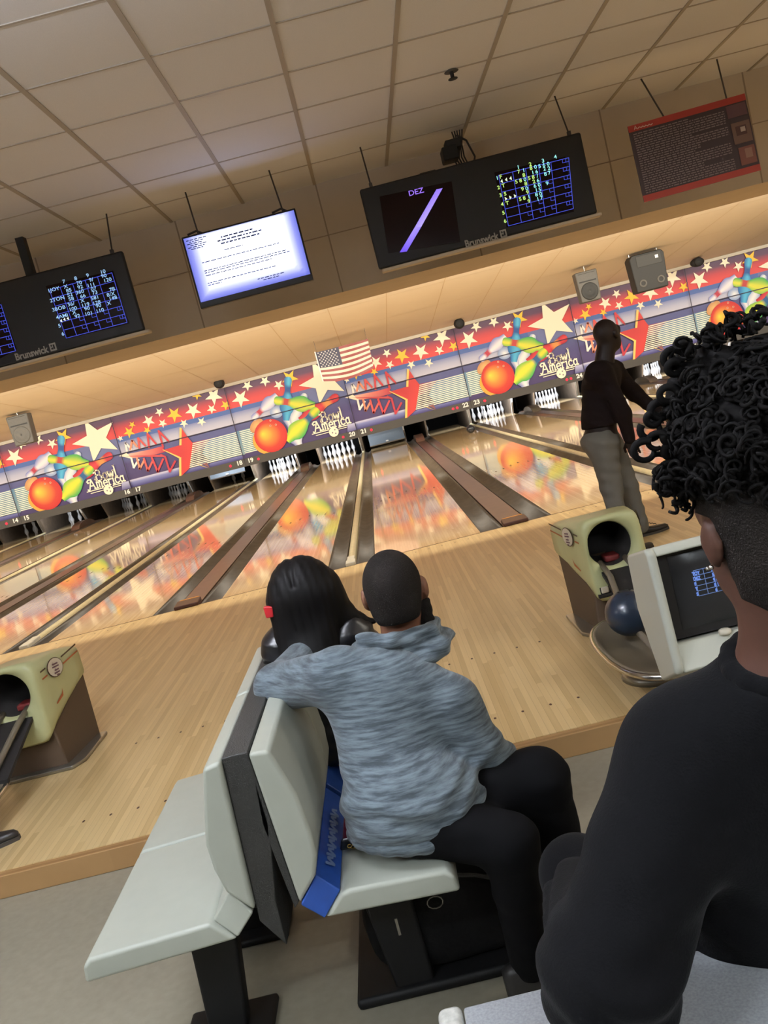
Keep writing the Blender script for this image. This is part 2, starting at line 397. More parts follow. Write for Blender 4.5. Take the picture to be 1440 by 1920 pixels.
# ================================================================ PINSETTERS
for k in range(-4, 4):        # kickbacks each side of the wide division
    x = (k+.5)*W
    for s in (-1, 1):
        e = s*(WW-.02)
        t = thing('kickback', 'pinsetter kickback wall on the %s, %s' % ('left' if s < 0 else 'right', WD[k]), 'kickback', (x+e, 0, 0), 'kickback walls beside the pin decks')
        MB().prism([(-.02, 17.5, -.1), (-.02, 16.9, .75), (-.02, 20.4, .75), (-.02, 20.4, -.1)], (.04, 0, 0)).build('side_board', MT['kick'], t)
        MB().prism([(-.024, 17.49, -.05), (-.024, 16.88, .74), (-.024, 16.95, .75), (-.024, 17.58, -.05)], (.048, 0, 0)).build('front_edge', MT['kickpale'] if s < 0 else MT['kick'], t)
for k in range(-4, 4):
    t = thing('division_post', 'dark post under the masking seam, ' + SD[k], 'post', (k*W, 0, 0), 'division posts between the lane pairs')
    MB().prism([(-.05, 17.4, -.1), (-.05, 17.1, .75), (-.05, 20.4, .75), (-.05, 20.4, -.1)], (.10, 0, 0)).build('board', MT['kick'], t)
    MB().tube([(-.02, 17.35, .0), (-.03, 17.2, .35), (-.05, 17.1, .72)], .016).build('rail', MT['metal'], t)
# pins
PROF = [(0,0),(.0258,0),(.0285,.02),(.036,.057),(.0535,.086+.0),(.0605,.114),(.0572,.15),(.0465,.187),(.031,.222),(.0235,.254),(.0228,.262),(.0240,.285),(.0285,.315),(.0323,.343),(.0305,.362),(.0215,.376),(.010,.3805),(0,.381)]
pt = MB().lathe(PROF, 16).build('bowling_pin', MT['pin'], smooth=True)
PINPOS = {1:(0,0),2:(-1,1),3:(1,1),4:(-2,2),5:(0,2),6:(2,2),7:(-3,3),8:(-1,3),9:(1,3),10:(3,3)}
STAND = {20: range(1,11), 19: range(1,11), 23: range(1,11), 24: range(1,11), 22: [7], 25: [7, 8, 10], 26: [1,2,3,4,5,6,8,9,10],
         17: range(1,11), 16: [1,2,3,4,6,7,9,10], 15: [4,7,8], 18: [8, 9], 14: [2, 3, 5, 9], 13: [7,8,9,10], 27: range(1,11)}
WORD = {1:'head pin of',2:'left second row pin of',3:'right second row pin of',4:'left third row pin of',5:'middle third row pin of',6:'right third row pin of',7:'back left corner pin of',8:'inner left back row pin of',9:'inner right back row pin of',10:'back right corner pin of'}
first = True
for n, ps in STAND.items():
    for p in ps:
        i, j = PINPOS[p]; loc = (lane_center(n)+i*.1524, 18.05+j*.264, .0)
        lab = 'white %s %s' % (WORD[p], LD[n])
        if first:
            pt.location = loc; tag(pt, lab, 'bowling pin', 'pins on lane %d' % n); first = False
        else: dup(pt, loc, lab, 'pins on lane %d' % n)
# pin-deck lamps of the lit lanes
for n, pw in {20: 45, 19: 45, 23: 45, 24: 45, 26: 45, 22: 10, 15: 14, 18: 8, 25: 14, 17: 1.2, 16: 1.5, 14: 1.2, 27: 14}.items():
    area('pin_deck_lamp', (lane_center(n), 16.75, .72), .9, .08, pw, (.86, .92, 1), (R_(62), 0, 0))
# sweep bars down on lanes 21 and 18
MT['sweepglow'] = mat('sweep_translucent', (110, 118, 126), .35, spec=.5)
for n, zz in ((21, .12), (18, .34)):
    t = thing('sweep_bar', 'grey pinsetter sweep bar ' + ('lowered across the swept lane marked 21' if n == 21 else 'above the two far pins of the lane marked 18'), 'sweep bar', (lane_center(n), 0, 0))
    vs = []; N = 6
    for x_ in (-.53, .53):
        for i in range(N+1):
            a = math.pi*.5*i/N; vs.append((x_, 17.15+.12*math.sin(a), zz+.30*(i/N)))
    fs = [(i, i+1, N+2+i, N+1+i) for i in range(N)]
    MB().add(vs, fs).box((-.53, 17.27, zz+.28), (.53, 17.33, zz+.33)).build('sweep_board', MT['sweepglow'], t)
    MB().box((-.53, 17.10, zz-.03), (.53, 17.2, zz)).build('lower_lip', MT['gutter'], t)
    MB().box((-.04, 17.09, zz+.02), (.04, 17.14, zz+.06)).build('badge', MT['kickpale'], t, bevel=.01)
    area('sweep_lamp', (lane_center(n), 16.55, .70), .9, .06, 2.2 if n == 21 else 3, (.86, .94, 1), (R_(50), 0, 0))

# housings for the added pendant lamps, all out of view
for i, (x, y, dn_, up_, c_) in enumerate(ADDED_PENDANTS):
    o = MB().box((-.62, -.12, 2.985), (.62, .12, 3.015)).box((-.4, -.01, 3.015), (-.39, .01, HC)).box((.39, -.01, 3.015), (.4, .01, HC)).build('trim_%d' % (i+1), MT['white']); o.location = (x, y, 0); struct(o)
# ================================================================ PRINTED MASKING
def cA(x, y):
    p = at(220+x/4, 680+y/4, Y=YM); return (p.x+2*W, p.z)
def cB(x, y):
    p = at(740+x/3.8919, 560+y/3.8919, Y=YM); return (p.x-W, p.z)
PURP, RED, YEL, CRM = (92,70,100), (216,72,70), (250,200,60), (248,238,212)
def rows(kind, u):
    r = [(2.79,(88,68,96)),(2.62,(100,68,94)),(2.42,(200,70,78)),(2.3,(220,76,76)),(2.168,(224,80,78))]
    if kind == 'B' and u > 2.0: r += [(2.166,(112,118,166)),(1.722,(116,124,172))]
    else: r += [(2.166,(78,108,176)),(2.042,(84,110,176)),(2.04,(132,140,188)),(1.88,(184,186,210)),(1.722,(206,204,220))]
    if kind == 'A': r += [(1.72,(92,96,148)),(1.52,(96,98,150)),(1.40,(84,74,124)),(.95,(78,64,110)),(.93,(206,204,226)),(.86,(130,134,188)),(.74,(80,74,132)),(.70,(76,64,110))]
    else: r += [(1.72,(96,100,150)),(1.40,(90,84,136)),(1.0,(80,66,114)),(.70,(76,62,108))]
    return r
def art(kind):
    f = cA if kind == 'A' else cB
    mb = MB(); layer = [0]
    def up(): layer[0] += 1
    def P(u, z): return (u, -.0016*layer[0], z)
    def poly(pts, col, raw=False):
        up(); q = pts if raw else [f(*p) for p in pts]
        mb.add([P(*p) for p in q], [tuple(range(len(q)))], 0, [lin(c) for c in col] if isinstance(col, list) else [lin(col)]*len(q))
    # base bands (upper and lower board)
    us = [0, .5, 1.0, 1.5, 2.0, 2.4, 2.8, W]
    for a, b in zip(us, us[1:]):
        r = rows(kind, (a+b)/2)
        for (z0, c0), (z1, c1) in zip(r, r[1:]):
            mb.add([(a, 0, z0), (b, 0, z0), (b, 0, z1), (a, 0, z1)], [(0, 3, 2, 1)], 0, [lin(c0)]*2+[lin(c1)]*2)
    def star(cx, cy, tx, ty, col, k=.40):
        (u0, z0), (u1, z1) = f(cx, cy), f(tx, ty); R = math.hypot(u1-u0, z1-z0); a0 = math.atan2(z1-z0, u1-u0); up()
        vs = [P(u0, z0)]+[P(u0+R*(1 if i % 2 == 0 else k)*math.cos(a0+i*math.pi/5), z0+R*(1 if i % 2 == 0 else k)*math.sin(a0+i*math.pi/5)) for i in range(10)]
        mb.add(vs, [(0, 1+i, 1+(i+1) % 10) for i in range(10)], 0, [lin(col)]*11)
    def star5(tips, col):
        up(); T = [f(*p) for p in tips]; c = (sum(p[0] for p in T)/5, sum(p[1] for p in T)/5); vs = [P(*c)]
        for i in range(5):
            a, b = T[i], T[(i+1) % 5]; vs.append(P(*a)); m_ = ((a[0]+b[0])/2, (a[1]+b[1])/2); vs.append(P(c[0]+(m_[0]-c[0])*.52, c[1]+(m_[1]-c[1])*.52))
        mb.add(vs, [(0, 1+i, 1+(i+1) % 10) for i in range(10)], 0, [lin(col)]*11)
    def line(pts, wd, col):
        up(); stroke(mb, [f(*p) for p in pts], wd, P, 0, lin(col))
    def disc(cx, cy, rx, ry, c0, c1, hx=0, hy=0, rot=0):
        up(); u0, z0 = f(cx, cy); s = .0039
        vs = [P(u0+hx*rx*s, z0+hy*ry*s)]
        cols = [lin(c0)]
        for ring, t in ((.42, .42), (.75, .86), (1, 1)):
            for i in range(28):
                a = 2*math.pi*i/28; x = rx*s*math.cos(a); z = ry*s*math.sin(a)
                x, z = x*math.cos(rot)-z*math.sin(rot), x*math.sin(rot)+z*math.cos(rot)
                vs.append(P(u0+hx*rx*s*(1-ring)+x*ring, z0+hy*ry*s*(1-ring)+z*ring)); cols.append(lin(tuple(p+(q-p)*t for p, q in zip(c0, c1))))
        fs = [(0, 1+i, 1+(i+1) % 28) for i in range(28)]
        for r_ in range(2):
            for i in range(28): fs.append((1+r_*28+i, 1+(r_+1)*28+i, 1+(r_+1)*28+(i+1) % 28, 1+r_*28+(i+1) % 28))
        mb.add(vs, fs, 0, cols)
    def pin(head, base, k, cc, ce, neck=None, shift=0, cb=None):
        up(); (hx, hz), (bx, bz) = f(*head), f(*base); L = math.hypot(hx-bx, hz-bz); dx, dz = (hx-bx)/L, (hz-bz)/L; nx, nz = -dz, dx
        vs = []; fs = []; cols = []
        pr = [(r/.381, z/.381) for r, z in PROF[1:]]
        for i, (r, t) in enumerate(pr):
            for j in range(7):
                q = -1+2*j/6; tt = abs(q-shift)/(1+abs(shift)); c = tuple(a+(b-a)*min(1, tt**1.4) for a, b in zip(cc, ce))
                if neck and .63 < t < .76: c = neck
                if cb and t < .5: c = tuple(a+(b-a)*min(1, (.5-t)*1.8) for a, b in zip(c, cb))
                vs.append(P(bx+dx*L*t+nx*q*r*L*k, bz+dz*L*t+nz*q*r*L*k)); cols.append(lin(c))
        for i in range(len(pr)-1):
            for j in range(6): fs.append((i*7+j, i*7+j+1, (i+1)*7+j+1, (i+1)*7+j))
        mb.add(vs, fs, 0, cols)
    z_hi, z_lo = 1.50, .885
    if kind == 'A':
        for s_ in [(22,568,20,592),(315,370,318,406),(235,438,235,488),(340,455,346,490),(568,358,572,422),(723,250,730,320),(708,348,710,386),(500,455,503,490),(632,442,638,478)]: star(*s_, CRM)
        for s_ in [(90,522,92,568),(112,465,115,492),(225,507,229,538),(428,388,432,448),(597,243,600,282),(812,318,815,358)]: star(*s_, YEL)
        # blue blob and red haze behind the stripes
        poly([(700,572),(912,512),(960,688),(700,745),(640,680),(665,615)], [(100,130,180),(110,150,180),(150,175,180),(140,170,185),(90,150,190),(100,145,190)])
        poly([(560,600),(700,568),(640,650),(560,690)], [(190,80,90),(150,110,150),(110,110,150),(170,80,100)])
        # tunnel of stars
        poly([(40,692),(250,650),(340,625),(362,668),(250,700),(110,716)], [(240,210,190),(230,120,110),(206,70,80),(190,60,80),(206,80,88),(236,160,140)])
        poly([(12,700),(72,676),(115,722),(60,708)], CRM)
        for pts, c in [([(74,662),(62,600),(108,648)],(246,240,232)),([(100,650),(113,584),(150,630)],(232,150,120)),([(168,640),(158,566),(212,622)],(222,90,86)),([(240,636),(228,534),(292,608)],(214,70,76)),([(345,632),(312,512),(390,592)],(208,64,72)),
                       ([(108,715),(126,786),(162,728)],(246,240,232)),([(150,716),(171,796),(203,734)],(232,150,120)),([(202,718),(232,810),(270,732)],(222,96,90)),([(262,712),(305,816),(346,722)],(214,72,78)),([(330,690),(362,706),(396,816),(436,738)],(196,58,72))]:
            line(pts, .055, c)
        poly([(60,700),(330,690),(365,706),(250,706)], (206,80,86))
        poly([(482,488),(532,560),(568,602),(560,700),(545,790),(482,850),(470,712),(342,656),(470,618)], [(216,66,62)]*6+[(206,60,62)]*3)
        poly([(470,486),(486,489),(484,618),(468,620)], (250,206,110)); poly([(340,652),(350,652),(474,706),(470,718)], (250,206,110)); poly([(466,712),(482,708),(484,846),(468,850)], (250,206,110))
        for i in range(13):
            z = z_hi-(z_hi-z_lo)*i/12; u0 = (cA(566,603)[0]*(1-i/12)+cA(546,786)[0]*i/12)
            poly([(u0, z), (W, z), (W, z-.026), (u0, z-.026)], [CRM, (236,238,224), (236,238,224), CRM], raw=True)
        poly([(590,752),(696,792),(640,775)], YEL); poly([(640,758),(676,748),(696,786)], (140,90,90))
    else:
        poly([(0, 1.52), (.9, 1.52), (.8, .86), (0, .86)], [(100,140,170),(120,160,140),(130,150,120),(110,150,170)], raw=True)
        for i in range(13):
            z = z_hi-(z_hi-z_lo)*i/12
            poly([(0, z), (.85, z), (.85, z-.026), (0, z-.026)], (240,240,222), raw=True)
        for s_ in [(540,298,543,368),(593,203,596,246),(722,170,726,212),(822,200,824,242)]: star(*s_, CRM)
        star(905,148,848,180, YEL); star5([(1070,25),(1275,38),(1300,245),(1115,340),(968,205)], CRM)
        disc(652,500,60,40,(236,190,120),(206,150,100), rot=.6)
        disc(733,604,114,104,(250,190,90),(236,170,70))
        pin((622,452),(806,272),1.15,(246,240,240),(120,130,200),(190,60,80),.2)
        pin((1015,262),(895,512),1.1,(242,240,236),(150,170,210))
        disc(800,400,48,42,(244,244,244),(150,170,210))
        pin((862,430),(962,660),1.35,(244,240,236),(110,120,180),None,-.2)
        pin((893,138),(868,462),1.05,(90,190,226),(34,96,168),(44,90,160),-.2)
        pin((1254,278),(968,462),1.05,(226,70,74),(176,40,60),(226,150,80),0)
        pin((784,312),(1080,352),1.25,(236,226,70),(60,170,90),(196,70,66),.2)
        pin((1104,374),(868,612),1.25,(248,228,60),(60,170,90),(50,100,150),.15)
        disc(752,573,120,120,(255,214,70),(206,44,46),-.45,.22)
        for a, b in ((753,462),(751,500),(792,492)): disc(a,b,7,7,(120,20,30),(250,200,160))
        # lettering
        G = {'B': (.72,[[(0,0),(0,1)],[(-.22,.78),(-.12,.96),(0,1),(.36,1),(.50,.88),(.50,.66),(.36,.54),(0,.54)],[(.36,.54),(.58,.42),(.58,.12),(.42,0),(-.05,0),(-.22,.12),(-.2,.3),(-.08,.34)]]),
             'o': (.66,[[(.3+.24*math.cos(a*math.pi/5), .31+.29*math.sin(a*math.pi/5)) for a in range(11)]]),
             'w': (.80,[[(0,.62),(.17,.02),(.34,.55),(.50,.02),(.68,.62)],[(-.06,.62),(.08,.62)],[(.6,.62),(.76,.62)]]),
             'l': (.30,[[(.1,0),(.1,1.08)],[(0,0),(.24,0)],[(0,1.04),(.1,1.06)]]),
             'A': (.86,[[(-.05,0),(.36,1)],[(.36,1),(.64,0)],[(.13,.34),(.55,.34)],[(.36,1),(.05,1.02),(-.14,.86),(-.06,.7),(.08,.74)],[(-.05,0),(-.2,-.06),(-.26,.04)],[(.54,0),(.78,0)]]),
             'm': (.82,[[(.05,0),(.05,.6)],[(.05,.5),(.18,.61),(.32,.5),(.32,0)],[(.32,.5),(.46,.61),(.6,.5),(.6,0)],[(0,0),(.12,0)],[(.55,0),(.72,0)]]),
             'e': (.60,[[(.04,.32),(.46,.32),(.42,.52),(.25,.62),(.06,.5),(.02,.3),(.08,.08),(.25,0),(.45,.1)]]),
             'r': (.50,[[(.06,0),(.06,.6)],[(.06,.45),(.2,.6),(.36,.56)],[(-.02,0),(.18,0)],[(-.02,.6),(.06,.6)]]),
             'i': (.32,[[(.1,0),(.1,.6)],[(.1,.80),(.1,.88)],[(0,0),(.22,0)],[(0,.6),(.1,.6)]]),
             'c': (.58,[[(.42,.5),(.25,.62),(.06,.5),(.02,.3),(.08,.08),(.25,0),(.44,.1)]]),
             'a': (.62,[[(.4,.62),(.4,0)],[(.4,.5),(.2,.62),(.02,.45),(.02,.18),(.15,0),(.4,.12)],[(.4,0),(.54,.02)]])}
        def word(s, px, py, h, tot, wd):
            u0, z0 = f(px, py); up(); x = 0; nat = sum(G[ch][0] for ch in s); sx = tot/nat
            for ch in s:
                for pl in G[ch][1]: stroke(mb, [(u0+(x+a)*sx, z0+b*h) for a, b in pl], wd, P, 0, lin(CRM))
                x += G[ch][0]
        word('Bowl', 1136, 480, .30, .60, .036); word('America', 1080, 545, .27, 1.05, .036)
        line([(1055,563),(1175,531)], .028, CRM); line([(1082,573),(1180,547)], .02, CRM)
        line([(1248,512),(1325,492)], .028, CRM); line([(1248,526),(1305,512)], .02, CRM)
        disc(1212,546,35,35,CRM,CRM)
        for a, b in ((1220,530),(1202,552),(1226,556)): disc(a,b,5,5,(150,130,140),(120,100,120))
        poly([(3.08, .93), (W, .93), (W, .72), (3.03, .72)], [(190,190,220),(190,190,220),(90,84,140),(90,84,140)], raw=True)
    # board seams
    up(); up()
    stroke(mb, [(0, 1.72), (W, 1.72)], .022, P, 0, lin((50,44,70)))
    up(); stroke(mb, [(0, .70), (0, 2.79)], .022, P, 0, lin((52,44,66)))
    return mb
artm = {k_: art(k_) for k_ in 'AB'}
def numstr(n): return str(n)
MD = {-4: 'printed masking board with red star tunnel, outside the left edge', -3: 'printed masking board with orange ball and flying pins, by the left edge', -2: 'printed red star tunnel board above the lanes marked 17 and 18',
      -1: 'printed orange ball and pins board left of and under the flag', 0: 'printed red star tunnel board right of the flag', 1: 'printed orange ball and pins board left of the standing bowler',
      2: 'printed red star tunnel board behind the head of the standing bowler', 3: 'printed orange ball and pins board above the curly hair at the right edge'}
for k in range(-4, 4):
    kind = 'A' if k % 2 == 0 else 'B'
    t = thing('masking_unit', MD[k], 'masking panel', (k*W, YM, 0), 'printed masking units above the pins')
    MB().box((.003, .012, .72), (W-.003, .05, 1.715)).box((.003, .012, 1.725), (W-.003, .05, 2.775)).build('backing_board', MT['strip'], t)
    src = artm[kind]
    if isinstance(src, MB): 
        o_ = src.build('printed_face', MT['ink'], t); artm[kind] = o_
    else:
        o_ = src.copy(); C.objects.link(o_); o_.parent = t
    MB().box((.002, -.045, .50), (W-.002, .05, .722)).build('valance_strip', MT['strip'], t)
    for n, s in ((21+2*k, 1), (22+2*k, -1)):
        if 13 <= n <= 27:
            mb = MB(); xc = .17 if s > 0 else W-.155
            put_text(mb, str(n), .165, .006, lambda x, y: (xc+x*1.05, -.05, .585+y), center=True)
            mb.build('lane_number', MT['num'], t)
            if n in (14, 18, 19, 20, 21, 22, 23, 24):
                lm = MB(); xs = [.40] if s > 0 else [W-.42]
                if n in (22, 24): xs = [W-.40, W-.52]
                for x in xs: lm.sphere((x, -.05, .62), (.035, .02, .035), 12)
                lm.build('red_indicator', MT['red_lamp'], t, smooth=True)
# ---------------------------------------------------------------- flag
FY = 12.8
t = thing('flag', 'United States flag hanging above the masking over lanes 20 and 21', 'flag', (0, FY, 0))
def fl(u, v):
    TL, TR, BR, BL = at(591.5,661,Y=FY), at(689.5,635,Y=FY), at(700.5,690,Y=FY), at(606.5,715,Y=FY)
    p = (TL*(1-u)+TR*u)*(1-v)+(BL*(1-u)+BR*u)*v
    p.z -= .10*math.sin(math.pi*u)*(v*.9+.1); p.y = .03*math.sin(u*9+v*2); return p
mb = MB(); NU = 16
for i in range(13):
    for j in range(NU):
        u0, u1, v0, v1 = j/NU, (j+1)/NU, i/13, (i+1)/13
        col = (134,64,62) if i % 2 == 0 else (212,190,172)
        if i < 7 and u1 <= 7/16+.001: col = (50,48,70)
        mb.add([fl(u0,v0), fl(u1,v0), fl(u1,v1), fl(u0,v1)], [(0,1,2,3)], 0, [lin(col)]*4)
for r_ in range(9):
    for c_ in range(6 if r_ % 2 == 0 else 5):
        u, v = (.035+(.066*c_ if r_ % 2 == 0 else .033+.066*c_))+.008, (r_+.75)/9.5*7/13
        p = fl(u, v); R = .024
        mb.add([(p.x+R*(1 if q % 2 == 0 else .45)*math.cos(q*math.pi/5+math.pi/2), p.y-.012, p.z+R*(1 if q % 2 == 0 else .45)*math.sin(q*math.pi/5+math.pi/2)) for q in range(10)], [tuple(range(10))], 0, [lin((200,190,186))]*10)
fo_ = mb.build('cloth', MT['ink'], t)
MB().tube([fl(0,0)+Vector((-.01,0,.02)), fl(0,1)+Vector((-.01,0,-.0))], .014).build('pole', MT['white'], t)
MB().tube([fl(0.02,0), fl(0.02,0)+Vector((0,0,.34))], .004).tube([fl(.98,0), fl(.98,0)+Vector((0,0,.36))], .004).build('hanger', MT['rod'], t)
# ---------------------------------------------------------------- speakers and lamps at the masking top
def pxbox(cx, cy, Y): return at(cx, cy, Y=Y)
for i, (px, py, lab) in enumerate([(38,806,'small grey loudspeaker over the masking near the left edge'), (1104,536,'small grey loudspeaker over the masking above the standing bowler')]):
    p = at(px, py, Y=12.0); t = thing('loudspeaker', lab, 'loudspeaker', p, 'small grey loudspeakers')
    MB().prism([(-.23,0,-.35),(.23,0,-.35),(.26,0,.35),(-.26,0,.35)], (0,.3,0)).build('cabinet', MT['speaker'], t, bevel=.03)
    MB().lathe([(.02,-.02),(.12,-.035),(.17,-.012),(.19,-.02),(.20,0)], 24, axis='Y', o=(0,0,-.12)).build('woofer', MT['speakdark'] if i else MT['speaker'], t, smooth=True)
    MB().add([(-.2,-.004,.3),(.2,-.004,.3),(.1,.1,.12),(-.1,.1,.12)], [(0,1,2,3)]).box((-.2,-.006,.1),(.2,0,.13)).build('horn', MT['speakdark'], t)
    MB().tube([(0,.1,.35),(0,.1,.46)], .010).build('hanging_wire', MT['metal'], t)
p = at(1218, 507, Y=12.0); t = thing('loudspeaker', 'big black loudspeaker cabinet over the masking, right of the small grey one', 'loudspeaker', p)
MB().prism([(-.37,0,-.44),(.37,0,-.44),(.41,0,.34),(.34,0,.42),(-.34,0,.42),(-.41,0,.34)], (0,.4,0)).build('cabinet', MT['speakdark'], t, bevel=.03)
MB().box((-.26,-.01,.12),(.32,.0,.37)).build('grille', mat('grille_grey', (50,49,46), .6), t, bevel=.02)
mb = MB()
for x in (-.2, .22): mb.lathe([(.05,.0),(.055,-.012),(.085,-.012),(.09,.0)], 20, axis='Y', o=(x,-.004,-.25))
mb.build('port_ring', MT['speaker'], t, smooth=True)
MB().box((.18,-.016,.24),(.25,-.009,.31)).build('badge', MT['num'], t)
MB().tube([(-.34,.2,.40),(-.34,.2,.50)], .012).tube([(.32,.2,.40),(.32,.2,.50)], .012).build('hanging_wire', MT['metal'], t)
for px, py, lab in [(411,719,'round black spotlight left of the flag, at the top of the masking'),(861,607,'round black spotlight right of the flag, at the top of the masking'),(1307,492,'oval black spotlight right of the big black loudspeaker')]:
    p = at(px, py, Y=15.2); t = thing('spotlight', lab, 'spotlight', p, 'black spotlights along the masking top')
    MB().sphere((0,0,0), (.15 if px < 1300 else .19, .14, .14 if px < 1300 else .12), 20).build('housing', MT['speakdark'], t, smooth=True)
    MB().lathe([(.0,-.135),(.09,-.14),(.12,-.12),(.12,-.08)], 20, axis='Y').build('lens', MT['black'], t, smooth=True)
    MB().tube([(0,.05,.12),(0,.1,.26)], .02).box((-.1,.05,.2),(.1,.15,.25)).build('bracket', MT['rod'], t)
# ---------------------------------------------------------------- overhead monitors
MY = -1.70
def monitor(x0, x1, z0, z1, lab, rods, poles=()):
    t = thing('score_monitor', lab, 'monitor', ((x0+x1)/2, MY, z0), 'twin score monitors hanging from the ceiling')
    w2 = (x1-x0)/2; h = z1-z0
    MB().box((-w2, .0, 0), (w2, .05, h)).build('front_panel', MT['bezel'], t, bevel=.015)
    MB().box((-w2+.22, .05, .05), (w2-.22, .40, h-.06)).build('cabinet', MT['bezel'], t, bevel=.02)
    MB().box((-w2+.02, .005, -.025), (w2+.03, .09, .0)).build('base_ledge', MT['bulk'], t, bevel=.008)
    for x in rods:
        r = MB().tube([(x-(x0+x1)/2, .03, h), (x-(x0+x1)/2, .19, HC-z0)], .006).box((x-(x0+x1)/2-.012,.02,h),(x-(x0+x1)/2+.012,.045,h+.03))
        r.build('hanging_rod', MT['rod'], t)
    return t
MX0, MX1, MZ0, MZ1 = .878, 2.525, 2.405, 2.985
tm = monitor(MX0, MX1, MZ0, MZ1, 'twin score monitor showing DEZ and a score grid, left of the red poster', (.968, 2.449))
def onm(px, py, dy=.008): return at(px, py, Y=MY-dy)
def loc_(t, p): return tuple(Vector(p)-t.location)
def screen(t, pts, name='screen_glass', m='glass', dy=.004):
    q = [loc_(t, onm(*p, dy)) for p in pts]
    return MB().prism(q, (0, .003, 0)).build(name, MT[m], t, bevel=.004)
def c3(x, y): return (660+x/3, 240+y/3)
screen(tm, [c3(155,385), c3(560,300), c3(610,640), c3(205,705)])
screen(tm, [c3(800,250), c3(1200,160), c3(1250,470), c3(870,560)])
mb = MB()
def pxt(t, s, px, py, h, col, dy=.012, bold=.001, ctr=True):
    h = h*.9
    o = onm(px, py, dy)-t.location
    put_text(mb, s, h, bold*.4, lambda x, y: (o.x+x*1.15, o.y, o.z+y-h*.35), 0, lin(col), center=ctr)
pxt(tm, 'DEZ', *c3(360,358), .058, (150,110,235))
def q_(pts, c): mb.add([loc_(tm, onm(*c3(*p), .010)) for p in pts], [tuple(range(len(pts)))], 0, [lin(k_) for k_ in c])
q_([(475,345),(510,338),(390,555),(352,560)], [(140,110,245),(150,120,250),(176,160,255),(160,140,255)])
q_([(352,560),(390,555),(308,695),(268,700)], [(160,140,255),(150,130,255),(110,80,225),(100,70,215)])
mb.build('slash_display', MT['glow'], tm); mb = MB()
def c5(x, y): return (900+x/6.857, 280+y/6.857)
BL_ = (70, 84, 210)
def L5(t, f_, pts, wd=.0035, col=BL_):
    P_ = [onm(*f_(*p), .009)-t.location for p in pts]
    stroke(mb, [(p.x, p.z) for p in P_], wd, lambda a, b: (a, P_[0].y, b), 0, lin(col))
def bil(TL, TR, BR, BL, u, v):
    return tuple((TL[i]*(1-u)+TR[i]*u)*(1-v)+(BL[i]*(1-u)+BR[i]*u)*v for i in (0, 1))
K5 = ((238,335),(1140,108),(1200,762),(366,985))
def grid(t, f_, K, us, nrow, filled):
    for u in us: L5(t, f_, [bil(*K, u, 0), bil(*K, u, 1)])
    for i in range(nrow+1): L5(t, f_, [bil(*K, 0, i/nrow), bil(*K, 1, i/nrow)])
    for r_ in range(nrow):
        for c_ in range(1, len(us)-1):
            if (r_, c_) in filled: continue
            u1 = us[c_+1]; du = (us[c_+1]-us[c_])*.36
            L5(t, f_, [bil(*K, u1-du, r_/nrow), bil(*K, u1-du, (r_+.42)/nrow), bil(*K, u1, (r_+.42)/nrow)], .0028)
            if c_ == len(us)-2: L5(t, f_, [bil(*K, u1-du*.5, r_/nrow), bil(*K, u1-du*.5, (r_+.42)/nrow)], .0028)
grid(tm, c5, K5, [0,.2,.385,.57,.745,1], 6, {(r,c) for r in range(4) for c in (1,2)} | {(0,3),(1,3)})
YG, CY_ = (190,230,120), (150,230,225)
for s, x, y in [('1',485,230),('2',645,190),('3',808,145),('4',968,95),('1',215,370),('F',265,350),('2',238,490),('T',300,465),('3',262,590),('S',322,570),('4',285,705),('T',350,690),('5',300,815),('6',322,920),
    ('7',497,285),('1',555,270),('8',562,330),('5',465,415),('8',520,400),('0',577,385),('8',588,440),('9',545,510),('0',600,500),('9',610,550),('5',515,640),('8',568,625),('1',622,610),('9',628,665),
    ('8',655,240),('0',712,225),('1',672,300),('6',727,285),('5',630,370),('8',683,355),('/',738,340),('2',692,412),('6',745,400),('6',705,470),('0',760,455),('1',718,525),('5',768,515),('8',725,580),('0',778,570),('1',738,640),('7',790,620),
    ('5',765,215),('6',820,200),('0',875,185),('2',828,250),('2',885,240),('8',840,315),('7',890,300),('9',862,435)]:
    pxt(tm, s, *c5(x, y), .040, CY_ if s in '01' or x > 700 else YG, bold=.0012)
for x, y, d in [(280,410,-1),(338,390,-1),(395,372,-1),(333,635,1),(390,618,1),(450,600,1)]:
    o = onm(*c5(x, y), .011)-tm.location; mb.add([(o.x+d*.010, o.y, o.z), (o.x-d*.006, o.y, o.z+.014), (o.x-d*.006, o.y, o.z-.014)], [(0,1,2)], 0, [lin((220,240,200))]*3)
mb.build('score_display', MT['glow'], tm)
def brand(t, px, py, wtot):
    o = onm(px, py, .004)-t.location
    b_ = MB(); vs, _ = text_geo('Brunswick', .07, .0022); k_ = wtot/max(v[0] for v in vs)
    put_text(b_, 'Brunswick', .07, .0022, lambda x, y: (o.x+x*k_, o.y, o.z+y))
    a = o.x+wtot+.012
    b_.box((a, o.y, o.z), (a+.048, o.y+.002, o.z+.056)); b_.build('brand_lettering', MT['logo'], t)
    MB().box((a+.010, o.y-.001, o.z+.010), (a+.024, o.y, o.z+.024)).box((a+.026, o.y-.001, o.z+.012), (a+.038, o.y, o.z+.044)).box((a+.010, o.y-.001, o.z+.032), (a+.02, o.y, o.z+.046)).build('brand_emblem', MT['bezel'], t)
brand(tm, 873, 464, .255)
